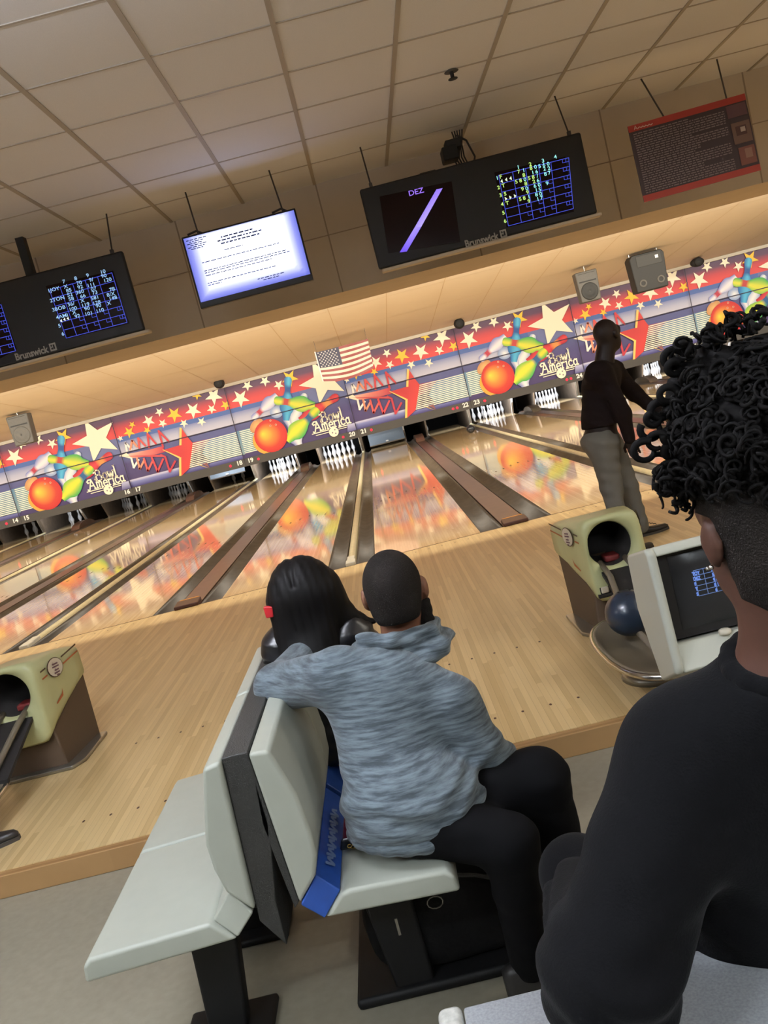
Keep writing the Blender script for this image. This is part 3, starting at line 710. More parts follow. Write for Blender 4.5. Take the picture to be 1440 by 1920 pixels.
# cables and small box on the monitor
cb = MB()
c0 = Vector((1.70, -1.35, 2.985))-tm.location
for i in range(5):
    x = c0.x+.02*i-.03
    cb.tube([(x, .3, c0.z), (x-.02, .36, c0.z+.12), (x+.03-.01*i, .4, c0.z+.22), (x+.02, .42, HC-MZ0)], .006)
cb.tube([(c0.x+.06, .3, c0.z), (c0.x+.11, .36, c0.z+.10), (c0.x+.08, .4, c0.z+.24), (c0.x+.02, .42, c0.z+.30)], .008)
cb.build('cable', MT['rod'], tm)
MB().box((c0.x-.14, .25, c0.z+.10), (c0.x-.02, .40, c0.z+.20)).box((c0.x-.10,.28,c0.z+.18),(c0.x+.02,.40,c0.z+.25)).build('junction_box', MT['speakdark'], tm, bevel=.01)
MB().box((c0.x-.36, .1, c0.z), (c0.x-.24, .2, c0.z+.025)).build('latch', MT['speakdark'], tm, bevel=.004)
# left monitor
tl = monitor(-2.50, -.903, MZ0+.005, MZ1+.01, 'twin score monitor cut by the left edge, left of the bright screen', (-.982, -2.35))
mb = MB()
def c1(x, y): return (x/5.143, 480+y/5.143)
screen(tl, [c1(440,290), c1(1090,140), c1(1250,650), c1(640,800)])
screen(tl, [(-110,585), c1(0,440), c1(165,900), (-90,720)])
K1 = ((478,330),(1078,162),(1225,640),(640,792))
grid(tl, c1, K1, [0,.17,.37,.57,.77,1], 6, {(r,c) for r in range(4) for c in (1,2,3,4)})
mb.build('score_display', MT['glow'], tl); mb = MB()
K0 = ((-560,600),(10,470),(150,915),(-420,1060))
grid(tl, c1, K0, [0,.17,.37,.57,.77,1], 6, set())
mb.build('score_display', MT['glow'], tl); mb = MB()
for s, x, y in [('7',615,245),('8',728,215),('9',843,185),('10',990,150),('1JOY',515,322),('X',633,293),('85',662,330),('70',762,258),('92',772,298),('9/',878,228),('111',872,280),('90',1000,190),('120',1035,230),
    ('2TON',550,415),('52',672,372),('58',685,412),('360',768,345),('66',798,385),('07',902,315),('73',912,352),('78',1080,320),('3BOB',565,505),('36/',684,462),('100',702,508),('X',795,430),('119',822,470),('581',910,402),('128',930,450),('8/X',1068,368),('148',1088,405),
    ('4AMI',596,580),('X',715,543),('92',745,578),('90',838,505),('101',850,555),('90',948,478),('110',962,525),('X',1050,455),('5',572,672),('6',605,750)]:
    pxt(tl, s, *c1(x, y), .040, (150,190,230), bold=.0008)
for x, y in [(590,625),(622,612),(655,603)]:
    o = onm(*c1(x, y), .011)-tl.location; mb.add([(o.x-.010, o.y, o.z), (o.x+.006, o.y, o.z+.013), (o.x+.006, o.y, o.z-.013)], [(0,1,2)], 0, [lin((220,230,220))]*3)
mb.build('score_text', MT['glow'], tl)
brand(tl, 30, 676, .255)
p = at(45, 480, Y=MY+.2)-tl.location
MB().box((p.x-.03, .2, MZ1-MZ0), (p.x+.03, .27, HC-MZ0)).build('hanging_post', MT['speakdark'], tl)
# bright flat screen
TX0, TX1, TZ0, TZ1 = -.462, .393, 2.452, 2.975
t = thing('flat_screen', 'glowing bluish white flat screen with printed notice, between the two score monitors', 'screen', (0, MY, TZ0))
MB().box((TX0, 0, 0), (TX1, .06, TZ1-TZ0)).build('housing', MT['bezel'], t, bevel=.006)
mb = MB(); nx, nz = 24, 16; sx0, sx1, sz0, sz1 = TX0+.014, TX1-.012, .045, TZ1-TZ0-.014
vs = []; cs = []; fs = []
for j in range(nz+1):
    for i in range(nx+1):
        u, v = i/nx, j/nz; vs.append((sx0+(sx1-sx0)*u, -.003, sz0+(sz1-sz0)*v))
        d = min(u/.24, (1-u)/.22, v/.36, (1-v)/.02+.3, 1); d = max(0, min(1, d)); d = d*d*(3-2*d)
        cs.append((.13+1.5*d, .15+1.55*d, .62+1.6*d))
for j in range(nz):
    for i in range(nx): a = j*(nx+1)+i; fs.append((a, a+1, a+nx+2, a+nx+1))
mb.add(vs, fs, 0, cs); mb.build('lit_panel', MT['glow'], t, smooth=True)
mb = MB(); rnd = random.Random(3)
def tline(x0, x1, z, wd=.004):
    x = x0
    while x < x1:
        l = rnd.uniform(.012, .04); mb.box((x, -.0042, z), (min(x+l, x1), -.0035, z+wd)); x += l+.007
for i in range(6): tline(TX0+.03+.02*(i % 2), TX0+.18-.02*(i % 3), .485-i*.013, .006)
for i, (a, b) in enumerate([(.28,.52),(.25,.58),(.27,.56)]): tline(TX0+a, TX0+b, .45-i*.022, .010)
for z, a, b in [(.36,.28,.42),(.31,.1,.68),(.25,.1,.72),(.235,.1,.74),(.215,.1,.6),(.16,.1,.62),(.145,.1,.2),(.10,.46,.66),(.085,.5,.62)]: tline(TX0+a, TX0+b, z, .006)
mb.build('notice_lettering', mat('screen_text', (60, 80, 150), .6), t)
for x in (.272, -.368):
    mb = MB().tube([(x+.03, .03, TZ1-TZ0), (x, .17, HC-TZ0)], .006).tube([(x-.05,.04,TZ1-TZ0+.015),(x+.02,.05,TZ1-TZ0+.03),(x+.06,.04,TZ1-TZ0)], .008)
    mb.build('hanging_rod', MT['rod'], t)
# red poster
t = thing('hanging_poster', 'dark poster with red top and bottom bands hanging right of the score monitor', 'poster', (0, MY, 0))
def pp(u, v, dy=0): 
    a, b, c_, d = (2.86, 2.935), (3.728, 2.953), (3.745, 2.405), (2.87, 2.392)
    x = (a[0]*(1-u)+b[0]*u)*(1-v)+(d[0]*(1-u)+c_[0]*u)*v; z = (a[1]*(1-u)+b[1]*u)*(1-v)+(d[1]*(1-u)+c_[1]*u)*v
    return (x, -.004*math.sin(v*4)-dy, z)
mb = MB()
def pq(u0, u1, v0, v1, col, dy): mb.add([pp(u0,v0,dy), pp(u1,v0,dy), pp(u1,v1,dy), pp(u0,v1,dy)], [(0,3,2,1)], 0, [lin(col)]*4)
mb.prism([pp(0,0), pp(0,1), pp(1,1), pp(1,0)], (0,.006,0))
mb.c[-8:] = [lin((70,54,58))]*8
pq(0,1,0,.085,(176,62,52),.002); pq(0,1,.915,1,(180,66,54),.002)
rnd = random.Random(5)
for i in range(27):
    v = .115+i*.0295; u = .03; e = .80 if i % 7 else .5
    e = e if i not in (12, 13, 20, 21) else .55
    while u < e:
        l = rnd.uniform(.012, .045); pq(u, min(u+l, e), v, v+.013, (140,124,124), .003); u += l+.008
pq(.82,.985,.10,.26,(104,72,78),.003); pq(.83,.985,.33,.60,(120,92,80),.003); pq(.86,.95,.38,.5,(84,54,50),.004); pq(.90,.94,.40,.46,(190,170,160),.005); pq(.85,.985,.65,.88,(134,84,74),.003); pq(.9,.96,.68,.8,(160,120,106),.004)
put_text(mb, 'A', .04, 0, lambda x, y: (2.90+x, -.004, 2.90+y), 0, lin((226,200,190)))
stroke(mb, [(2.93+.012*i, 2.905+.007*(i % 2)) for i in range(10)], .006, lambda a, b: (a, -.004, b), 0, lin((226,200,190)))
o = mb.build('printed_sheet', MT['ink'], t)
MB().tube([(3.135,.01,2.935),(3.150,.334,HC)], .006).build('hanging_rod', MT['rod'], t)
MB().tube([(3.60,.01,2.945),(3.737,.34,HC)], .006).build('hanging_rod', MT['rod'], t)
# sprinkler
p = at(848, 142, Z=HC-.03); t = thing('sprinkler', 'dark ceiling sprinkler head above the large score monitor', 'sprinkler', (p.x, p.y, HC))
MB().lathe([(0,-.006),(.045,-.006),(.04,0)], 20).build('escutcheon', MT['speaker'], t, smooth=True)
MB().lathe([(0,-.05),(.012,-.05),(.012,-.006)], 12).lathe([(0,-.052),(.03,-.05),(.03,-.047),(0,-.047)], 16).build('head', MT['speakdark'], t, smooth=True)
# ================================================================ BALL RETURN MACHINES
MT['hole'] = mat('hole_dark', (26, 22, 20), .8); MT['redbit'] = mat('red_plastic', (110, 36, 34), .5)
MT['badge'] = mat('badge_white', (222, 214, 196), .5); MT['badgeink'] = mat('badge_ink', (110, 80, 90), .6)
MT['str1'] = mat('stripe_dark', (80, 62, 44), .5); MT['str2'] = mat('stripe_orange', (170, 92, 50), .5)
MT['traymat'] = mat('tray_grey', (110, 102, 88), .4, spec=.5)
def machine(cx, lab):
    t = thing('ball_return', lab, 'ball return', (cx, -3.75, 0), 'cream ball return machines on the approach')
    N = 48; FZ0, FZ1 = .175, .625; HW = .158; hc = (-.02, .468); hr = .118
    def rr(a, hw, z0, z1, r):    # rounded rectangle sampled by angle
        zc = (z0+z1)/2; hh = (z1-z0)/2; c, s_ = math.cos(a), math.sin(a); n_ = 7
        k = (abs(c/hw)**n_+abs(s_/hh)**n_)**(-1/n_); return (c*k, zc+s_*k)
    vs = []; fs = []
    A_ = [2*math.pi*i/N for i in range(N)]
    def ring(fn): 
        b = len(vs)
        for a in A_: vs.append(fn(a))
        return b
    def outer(a, g, y):
        x, z = rr(a, HW, FZ0, FZ1, .05); tz = (z-FZ0)/(FZ1-FZ0); return (x, z)
    def front_y(z): return .0+.10*max(0, (z-.30))*.6      # face leans back a little
    r_hole_in = ring(lambda a: (hc[0]+hr*math.cos(a), front_y(hc[1]+hr*math.sin(a))+.045, hc[1]+hr*math.sin(a)))
    r_hole = ring(lambda a: (hc[0]+(hr+.008)*math.cos(a), front_y(hc[1]+hr*math.sin(a))+.012, hc[1]+(hr+.008)*math.sin(a)))
    r_face = ring(lambda a: (outer(a,0,0)[0]*.90, front_y(outer(a,0,0)[1])-.002, .4+(outer(a,0,0)[1]-.4)*.93))
    r_edge = ring(lambda a: (outer(a,0,0)[0], front_y(outer(a,0,0)[1])+.02, outer(a,0,0)[1]))
    def back(a, s_):
        x, z = rr(a, HW+(.235-HW)*s_, FZ0, FZ1, .05); tz = (z-FZ0)/(FZ1-FZ0)
        zb = FZ0+(.37-FZ0)*s_**.8; zt = FZ1-.045*s_-.01*s_*s_
        return (x, .02+.45*s_, zb+(zt-zb)*tz)
    rs = [ring(lambda a, s_=s_: back(a, s_)) for s_ in (.2, .5, .8, 1.0)]
    r_end = ring(lambda a: (back(a,1)[0]*.9, .50, .49+(back(a,1)[2]-.49)*.85))
    seq = [r_hole_in, r_hole, r_face, r_edge]+rs+[r_end]
    for p, q in zip(seq, seq[1:]):
        for i in range(N): fs.append((p+i, p+(i+1) % N, q+(i+1) % N, q+i))
    fs.append(tuple(r_end+i for i in range(N-1, -1, -1)))
    MB().add(vs, fs).build('hood_shell', MT['hood'], t, smooth=True)
    MB().lathe([(hr+.001, .0), (hr+.001, .30), (0, .30)], 36, axis='Y', o=(hc[0], .05, hc[1])).build('tunnel_liner', MT['hole'], t, smooth=True)
    MB().box((-.04, .12, .35), (.04, .22, .385)).build('red_lifter', MT['redbit'], t, bevel=.01)
    # base
    MB().add([(-.175,.05,0),(.175,.05,0),(.215,.47,0),(-.215,.47,0),(-.15,.06,.22),(.15,.06,.22),(.222,.48,.42),(-.222,.48,.42)],
        [(0,3,2,1),(4,5,6,7),(0,1,5,4),(1,2,6,5),(2,3,7,6),(3,0,4,7)]).build('base', MT['hoodbase'], t, bevel=.01)
    MB().prism([(-.21,.0,.0),(.21,.0,.0),(.26,.08,0),(.26,.46,0),(-.26,.46,0),(-.26,.08,0)], (0,0,.022)).build('skirt_plate', MT['metal'], t, bevel=.006)
    # slots on the face
    MB().box((-.145,-.012,.205),(-.04,.01,.225)).box((-.13,-.004,.225),(-.07,.01,.26)).build('slot', MT['hole'], t, bevel=.003)
    MB().box((-.125,-.012,.228),(-.085,.005,.262)).build('button_plate', MT['badge'], t, bevel=.006)
    # side badges and stripes
    for s_ in (-1, 1):
        def S(f_, z, d=.004): return (s_*(HW+(.235-HW)*f_+d), .02+.45*f_, z)
        def E(rz, rf, d): return [S(.40+rf*math.cos(a), .525+rz*math.sin(a)-.03*rf*math.cos(a), d) for a in A_[::2]]
        def ply(mb_, pts): mb_.add(pts, [tuple(range(len(pts))) if s_ > 0 else tuple(range(len(pts)-1, -1, -1))])
        for nm, mm, d, a_, b_ in (('side_badge_rim', 'str1', .008, .055, .17), ('side_badge', 'badge', .010, .050, .155)):
            q = MB(); ply(q, E(a_, b_, d)); q.build(nm, MT[mm], t)
        q = MB()
        for (f0, z0, f1, z1) in [(.34,.55,.46,.545),(.33,.535,.47,.53),(.36,.515,.45,.512),(.34,.50,.46,.497),(.38,.485,.44,.483),(.36,.56,.40,.49)]:
            ply(q, [S(f0,z0,.012), S(f1,z1,.012), S(f1,z1-.008,.012), S(f0,z0-.008,.012)])
        q.build('badge_lettering', MT['badgeink'], t)
        for mm, zz in (('str1', .548), ('str2', .508)):
            q = MB()
            for f0, f1 in ((.10,.22),(.58,.96)):
                ply(q, [S(f0,zz+.02*f0,.006), S(f1,zz+.03*f1,.006), S(f1,zz+.03*f1-.009,.006), S(f0,zz+.02*f0-.009,.006)])
            q.build('side_stripe', MT[mm], t)
        q = MB(); ply(q, [S(.22,.345,.006), S(.38,.375,.006), S(.42,.40,.006), S(.40,.36,.006), S(.24,.338,.006)]); q.build('maker_script', MT['str2'], t)
    # rack: two rails and a rimmed tray on a foot
    for x in (-.085, .05):
        MB().tube([(x, .06, .375), (x, -.10, .34), (x-.04, -.42, .20), (x-.05, -.95, .165)], .016).build('rail', MT['traymat'], t, smooth=True)
    MB().prism([(-.10, .05, .33), (.085, .05, .33), (.085, -.42, .16), (-.10, -.42, .16)], (0, 0, .02)).build('ramp', MT['hole'], t)
    def oval(rx, ry, z, n=40):
        rx *= .76
        return [(-.12+rx*math.copysign(abs(math.cos(a))**.8, math.cos(a)), -.66+ry*math.copysign(abs(math.sin(a))**.8, math.sin(a)), z) for a in [2*math.pi*i/n for i in range(n)]]
    vs = oval(.26,.42,.135)+oval(.275,.435,.16)+oval(.245,.405,.165)+oval(.21,.37,.12)+oval(.12,.25,.10)
    fs = [(r*40+i, r*40+(i+1) % 40, (r+1)*40+(i+1) % 40, (r+1)*40+i) for r in range(4) for i in range(40)]+[tuple(range(160, 200)), tuple(range(39, -1, -1))]
    MB().add(vs, fs).build('tray', MT['traymat'], t, smooth=True)
    MB().tube(oval(.272,.432,.150)+oval(.272,.432,.150)[:1], .014).build('tray_rim', MT['steel'], t, smooth=True)
    MB().lathe([(.0,.0),(.16,.0),(.15,.03),(.06,.05),(.06,.12),(0,.12)], 24, o=(-.10,-.66,0)).build('tray_foot', MT['metal'], t, smooth=True)
    return t
machine(W/2-.015, 'cream ball return machine beside the standing bowler, rack towards the camera')
machine(-W/2-.02, 'cream ball return machine cut by the left edge of the photo')
MT['ballblue'] = mat('ball_blue', (30, 44, 62), .3, spec=.5, var=.1, vscale=14, coat=.2)
MT['balldark'] = mat('ball_black', (30, 34, 42), .2, spec=.5)
def ball(loc, m_, lab, grp=None):
    t = thing('bowling_ball', lab, 'bowling ball', loc, grp)
    MB().sphere((0,0,0), .1085, 40).build('ball_body', m_, t, smooth=True)
    b = MB()
    for x, z in ((-.02,.0),(.02,.0),(0,-.04)): b.lathe([(0,.0),(.012,0)], 12, o=(x,z,.1055+(0 if z == 0 else -.006)))
    b.build('finger_hole', MT['hole'], t)
    return t
p = at(1179, 1149, Y=-4.3); ball(p, MT['ballblue'], 'dark blue bowling ball resting in the tray beside the white score console')
ball((2.883-.02, 13.53, .1085), MT['balldark'], 'dark bowling ball rolling near the gutter towards a single pin')
ball((-W/2-.13, -4.30, .27), MT['balldark'], 'dark bowling ball on the rack of the left ball return')
# ================================================================ SCORE CONSOLE
t = thing('score_console', 'white score console with small dark screen beside the curly haired person', 'score console', (1.60, -5.15, -.10))
X0, X1 = -.235, .24
side = [(-.155,.47),(-.115,.87),(-.09,.885),(.16,.815),(.17,.60),(.04,.35),(-.15,.44)]   # (y, z) profile
b = MB()
b.prism([(X0, y, z) for y, z in side], (.035,0,0)).build('side_cheek', MT['console'], t, bevel=.012)
MB().prism([(X1-.035, y, z) for y, z in side], (.035,0,0)).build('side_cheek', MT['console'], t, bevel=.012)
MB().prism([(X0+.03,-.115,.855),(X0+.03,-.09,.885),(X0+.03,.16,.815),(X0+.03,.15,.79)], (X1-X0-.06,0,0)).build('top_cover', MT['console'], t, bevel=.01)
MB().prism([(X0+.03,.04,.35),(X0+.03,.17,.60),(X0+.03,.16,.815),(X0+.03,.12,.80),(X0+.03,.12,.60),(X0+.03,.0,.40)], (X1-X0-.06,0,0)).build('back_cover', MT['console'], t, bevel=.005)
MB().prism([(X0+.03,-.15,.44),(X0+.03,.04,.35),(X0+.03,.04,.50),(X0+.03,-.10,.53)], (X1-X0-.06,0,0)).build('lower_ledge', MT['console'], t, bevel=.01)
MB().prism([(X0+.03,-.06,.53),(X0+.03,-.05,.86),(X0+.03,.12,.80),(X0+.03,.04,.50)], (X1-X0-.06,0,0)).build('screen_recess', MT['bezel'], t)
vs = []; fs = []; n_ = 10
for j in range(n_+1):
    for i in range(n_+1):
        u, v = i/n_, j/n_; bul = .022*(1-(2*u-1)**4)*(1-(2*v-1)**4); vs.append((X0+.085+.33*u, -.062-bul+.008*v, .56+.27*v))
for j in range(n_):
    for i in range(n_): a = j*(n_+1)+i; fs.append((a, a+1, a+n_+2, a+n_+1))
sg = MB().add(vs, fs).build('screen_glass', mat('console_glass', (40, 40, 42), .25, spec=.4), t, smooth=True)
mb = MB()
def S2(u, v): return (X0+.085+.33*u, -.062-.024*(1-(2*u-1)**4)*(1-(2*v-1)**4)+.008*v-.003, .56+.27*v)
for i in range(5): stroke(mb, [(.22+.10*i, .42), (.22+.10*i, .76)], .006, lambda a, b_: S2(a, b_), 0, (.10,.16,.34))
for j in range(6): stroke(mb, [(.22, .42+.068*j), (.62, .42+.068*j)], .008, lambda a, b_: S2(a, b_), 0, (.10,.16,.34))
for j, (s1, s2) in enumerate([('TOY','71 8'),('DEZ','58/'),('F','9 0'),('T','8 1'),('S','6')]):
    for s_, u in ((s1, .20), (s2, .40)):
        put_text(mb, s_, .062, .004, lambda x, y, u=u, j=j: S2(u+x*.62, .70-.068*j+y), 0, (.12,.22,.62))
mb.build('score_display', MT['glow'], t)
MB().lathe([(0,0),(.022,0),(.022,.012),(.015,.016),(0,.016)], 24, o=(-.02,-.10,.525)).build('round_button', MT['badge'], t, smooth=True)
MB().box((-.06,.0,.012),(.06,.10,.40)).build('pedestal', MT['dark'], t, bevel=.01)
MB().box((-.16,-.12,0),(.16,.18,.015)).build('foot_plate', MT['dark'], t, bevel=.005)
# ================================================================ SEATING
t = thing('seating_unit', 'back-to-back seating unit of pale moulded seats with dark centre panel', 'seating', (0, -5.7, -.10))
def O2(x, y, z): return (x, y+5.7, z+.10)
for i, (y0, y1) in enumerate([(-6.205, -5.712), (-5.705, -5.215)]):
    lpan = [(-.452,.318),(-.446,.362),(-.425,.380),(-.114,.394),(-.060,.336)]
    lback = [(.0,.395),(-.055,.461),(-.068,.525),(-.070,.590),(-.054,.66),(-.024,.778),(.022,.787)]
    rpan = [(.158,.334),(.212,.386),(.235,.392),(.47,.380),(.492,.362),(.498,.318)]
    rback = [(.090,.788),(.141,.784),(.176,.66),(.184,.56),(.182,.50),(.165,.446),(.109,.384)]
    for nm, pr in (('seat_pan', lpan), ('backrest', lback), ('seat_pan', rpan), ('backrest', rback)):
        MB().prism([O2(x, y0, z) for x, z in pr], (0, y1-y0, 0)).build(nm, MT['shell'], t, bevel=.011, seg=3)
    # corner infills
    MB().prism([O2(-.112,y0+.02,.388),O2(-.052,y0+.02,.455),O2(-.006,y0+.004,.392),O2(-.060,y0+.004,.338)], (0, y1-y0-.03, 0)).build('corner_infill', MT['shell'], t, bevel=.006)
    MB().prism([O2(.164,y0+.016,.442),O2(.212,y0+.016,.388),O2(.160,y0-.003,.337),O2(.112,y0-.003,.386)], (0, y1-y0-.02, 0)).build('corner_tape' if i == 0 else 'corner_infill', MT['blue'], t, bevel=.004)
MB().prism([O2(.022,-6.19,.787),O2(.088,-6.19,.788),O2(.090,-6.19,.60),O2(.052,-6.19,.40),O2(.048,-6.19,.28),O2(.0,-6.19,.36),O2(.004,-6.19,.45)][::-1], (0, .97, 0)).build('centre_panel', MT['dark'], t, bevel=.004)
MB().prism([O2(.088,-6.19,.787),O2(.107,-6.19,.386),O2(.092,-6.19,.37),O2(.072,-6.19,.60)], (0, .97, 0)).build('centre_panel', MT['dark'], t, bevel=.003)
# lettering on the tape
mb = MB(); rnd = random.Random(2); 
for i in range(7):
    y = -6.12+.042*i
    stroke(mb, [(y, .3),(y+.012, .72),(y+.026, .35),(y+.040, .62)], .012, lambda a, b_: O2(.166+.044*b_+.003, a, .442-.050*b_+.004), 0)
mb.build('tape_lettering', MT['bluelogo'], t)
# beam, pedestals and feet
MT['ped'] = mat('pedestal_black', (15, 15, 16), .6, spec=.3)
MB().box(O2(-.30,-5.98,.27), O2(.36,-5.88,.318)).box(O2(-.30,-5.52,.27), O2(.36,-5.42,.318)).build('support_beam', MT['ped'], t, bevel=.01)
for x0, x1 in ((-.20, -.24), (.28, .30)):
    for y in (-5.93, -5.47):
        MB().prism([O2(x0-.07,y-.03,.28),O2(x0+.07,y-.03,.28),O2(x1+.055,y-.03,-.08),O2(x1-.055,y-.03,-.08)][::-1], (0,.06,0)).build('leg', MT['ped'], t, bevel=.01)
        if x0 < 0: MB().box(O2(x1-.13,y-.09,-.10), O2(x1+.13,y+.09,-.075)).build('foot', MT['ped'], t, bevel=.01)
MB().box(O2(.13,-5.98,-.10), O2(.60,-5.40,-.068)).build('foot', MT['ped'], t, bevel=.012)
# ================================================================ THINGS AROUND THE SEATS
MT['maroon'] = mat('purse_maroon', (104, 26, 42), .35, var=.2, vscale=20); MT['gold'] = mat('gold_chain', (196, 160, 90), .25, metal=.9)
pp_ = at(672, 1578, Z=.40)
t = thing('purse', 'small maroon purse with gold chain beside the man in the grey hoodie', 'purse', pp_)
MB().prism([(-.045,-.02,0),(.06,-.02,0),(.05,-.02,.055),(-.02,-.02,.075)], (0,.05,0)).build('bag_body', MT['maroon'], t, bevel=.012)
MB().prism([(-.05,-.026,-.002),(.062,-.026,-.002),(.056,-.026,.03),(-.04,-.026,.028)], (0,.012,0)).build('flap', MT['balldark'], t, bevel=.006)
mb = MB()
for i in range(9):
    c = (-.02+.009*i, -.034-.002*math.sin(i*2), .012-.010*math.sin(math.pi*i/8)); mb.tube([(c[0]+.006*math.cos(a), c[1]+.002*(i % 2), c[2]+.005*math.sin(a)) for a in [2*math.pi*k/8 for k in range(9)]], .0016, 6)
mb.build('chain', MT['gold'], t, smooth=True)
MB().sphere((.035,-.02,.058), .014, 12).build('pompom', mat('pink_plush', (214,150,160), .8), t, smooth=True)
# backpack on the floor under the near seat
MT['bag'] = mat('bag_black', (12, 12, 13), .85, spec=.2, bump=.2, bscale=60)
t = thing('backpack', 'black backpack with metal zip pulls on the floor under the near seat', 'backpack', (.44, -5.84, -.066))
mb = MB(); rnd = random.Random(11)
vs = []; fs = []; nu, nv = 28, 14
for j in range(nv+1):
    for i in range(nu):
        a = 2*math.pi*i/nu; v = j/nv; th = math.pi*(v-.5); r = math.cos(th)**.25 if abs(v-.5) < .4999 else .02
        cx_, cy_ = math.cos(a), math.sin(a); k_ = (abs(cx_)**7+abs(cy_)**7)**(-1/7)
        n1 = 1+.05*math.sin(3*a+v*7)+.03*math.sin(7*a+1)
        vs.append((.23*r*cx_*k_*n1, .105*r*cy_*k_*n1, .16+.16*math.sin(th)))
for j in range(nv):
    for i in range(nu): fs.append((j*nu+i, j*nu+(i+1) % nu, (j+1)*nu+(i+1) % nu, (j+1)*nu+i))
mb.add(vs, fs).build('bag_body', MT['bag'], t, smooth=True)
MB().tube([(.19*math.cos(a), -.112+.0, .16+.12*math.sin(a)) for a in [math.pi*k/12 for k in range(13)]], .006, 6).build('zip', MT['dark'], t)
MB().box((-.15,-.122,.15),(-.143,-.112,.20)).build('zip_pull', MT['metal'], t)
MB().tube([(-.03+.022*math.cos(a), -.122, .22+.018*math.sin(a)) for a in [2*math.pi*k/12 for k in range(13)]], .0018, 6).build('key_ring', MT['metal'], t)
# ledge in the foreground
MT['ledge'] = mat('ledge_laminate', (150, 153, 157), .3, spec=.5, var=.16, vscale=260)
a_, b_ = at(868, 1888, Z=.62), at(1440, 1760, Z=.62)
t = thing('ledge_table', 'grey speckled ledge top behind the curly haired person at the bottom', 'table', (a_.x, a_.y, -.10))
MB().box((0,-.42,.70),(1.2,0,.72)).build('top', MT['ledge'], t, bevel=.004)
MB().box((.06,-.38,0),(.12,-.05,.70)).build('leg_panel', MT['dark'], t)
MB().box((1.0,-.38,0),(1.06,-.05,.70)).build('leg_panel', MT['dark'], t)
t = thing('rail_post', 'pale rounded post end left of the grey ledge at the bottom edge', 'post', tuple(at(841, 1888, Z=.62).xy)+(-.10,))
MB().box((-.019,-.12,0),(.019,.006,.72)).build('post', mat('post_pale', (196,196,190), .3, var=.2, vscale=90), t, bevel=.012, seg=4)
MB().lathe([(0,0),(.06,0),(.06,.01),(0,.012)], 20).build('base_plate', MT['metal'], t, smooth=True)
# shoe cut by the left edge of the photo
MT['shoe'] = mat('shoe_black', (34, 32, 32), .5); MT['sole'] = mat('shoe_sole', (62, 58, 54), .6)
def shoe_mb(L=.28, w_=.048):
    vs = []; fs = []; n_, k_ = 16, 12
    for i in range(n_+1):
        u = i/n_; y = L*(u-.35); hw = w_*(math.sin(math.pi*min(.98, .06+u*.92))**.45)*(.82+.22*math.exp(-((u-.68)/.25)**2)); h = .035+.060*math.exp(-((u-.12)/.24)**2)+.012*(1-u); h *= 1 if u < .95 else .7
        for j in range(k_):
            a = 2*math.pi*j/k_; c, s_ = math.cos(a), math.sin(a)
            vs.append((hw*math.copysign(abs(c)**.7, c), y, max(.012, .012+h*(.5+.5*math.copysign(abs(s_)**.6, s_)))))
    for i in range(n_):
        for j in range(k_): fs.append((i*k_+j, i*k_+(j+1) % k_, (i+1)*k_+(j+1) % k_, (i+1)*k_+j))
    fs += [tuple(range(k_-1, -1, -1)), tuple(n_*k_+j for j in range(k_))]
    return MB().add(vs, fs)
def sole_mb(L=.285, w_=.05):
    pts = []
    for s_ in (1, -1):
        rg = range(0, 13) if s_ > 0 else range(12, -1, -1)
        for i in rg:
            u = i/12; hw = w_*(math.sin(math.pi*min(.97, .05+u*.92))**.5)*(.80+.22*math.exp(-((u-.68)/.25)**2)); pts.append((s_*hw, L*(u-.35), 0))
    return MB().prism(pts, (0,0,.018))
def put_shoe(parent, loc, rz, rx=0, mm='shoe'):
    M_ = Matrix.Translation(Vector(loc)) @ Matrix.Rotation(rz, 4, 'Z') @ Matrix.Rotation(rx, 4, 'X')
    out = []
    for nm, mbx, m_ in (('shoe', shoe_mb(), MT[mm]), ('shoe_sole', sole_mb(), MT['sole'])):
        mbx.v = [tuple(M_ @ Vector(v)) for v in mbx.v]; o = mbx.build(nm, m_, parent, smooth=(nm == 'shoe')); out.append(o)
    lb = MB()
    for i in range(4):
        y = .02+.022*i; lb.tube([(-.02, y, .088-.008*i), (0, y+.004, .094-.009*i), (.02, y, .088-.008*i)], .003, 6)
    lb.v = [tuple(M_ @ Vector(v)) for v in lb.v]; lb.build('shoelace', MT['sole'], out[0])
    return out[0]
sp_ = at(4, 1586, Z=0); t = thing('shoe', 'toe of a dark shoe on the approach at the left edge', 'shoe', (sp_.x-.05, sp_.y, 0))
put_shoe(t, (-.06, 0, 0), R_(-80))
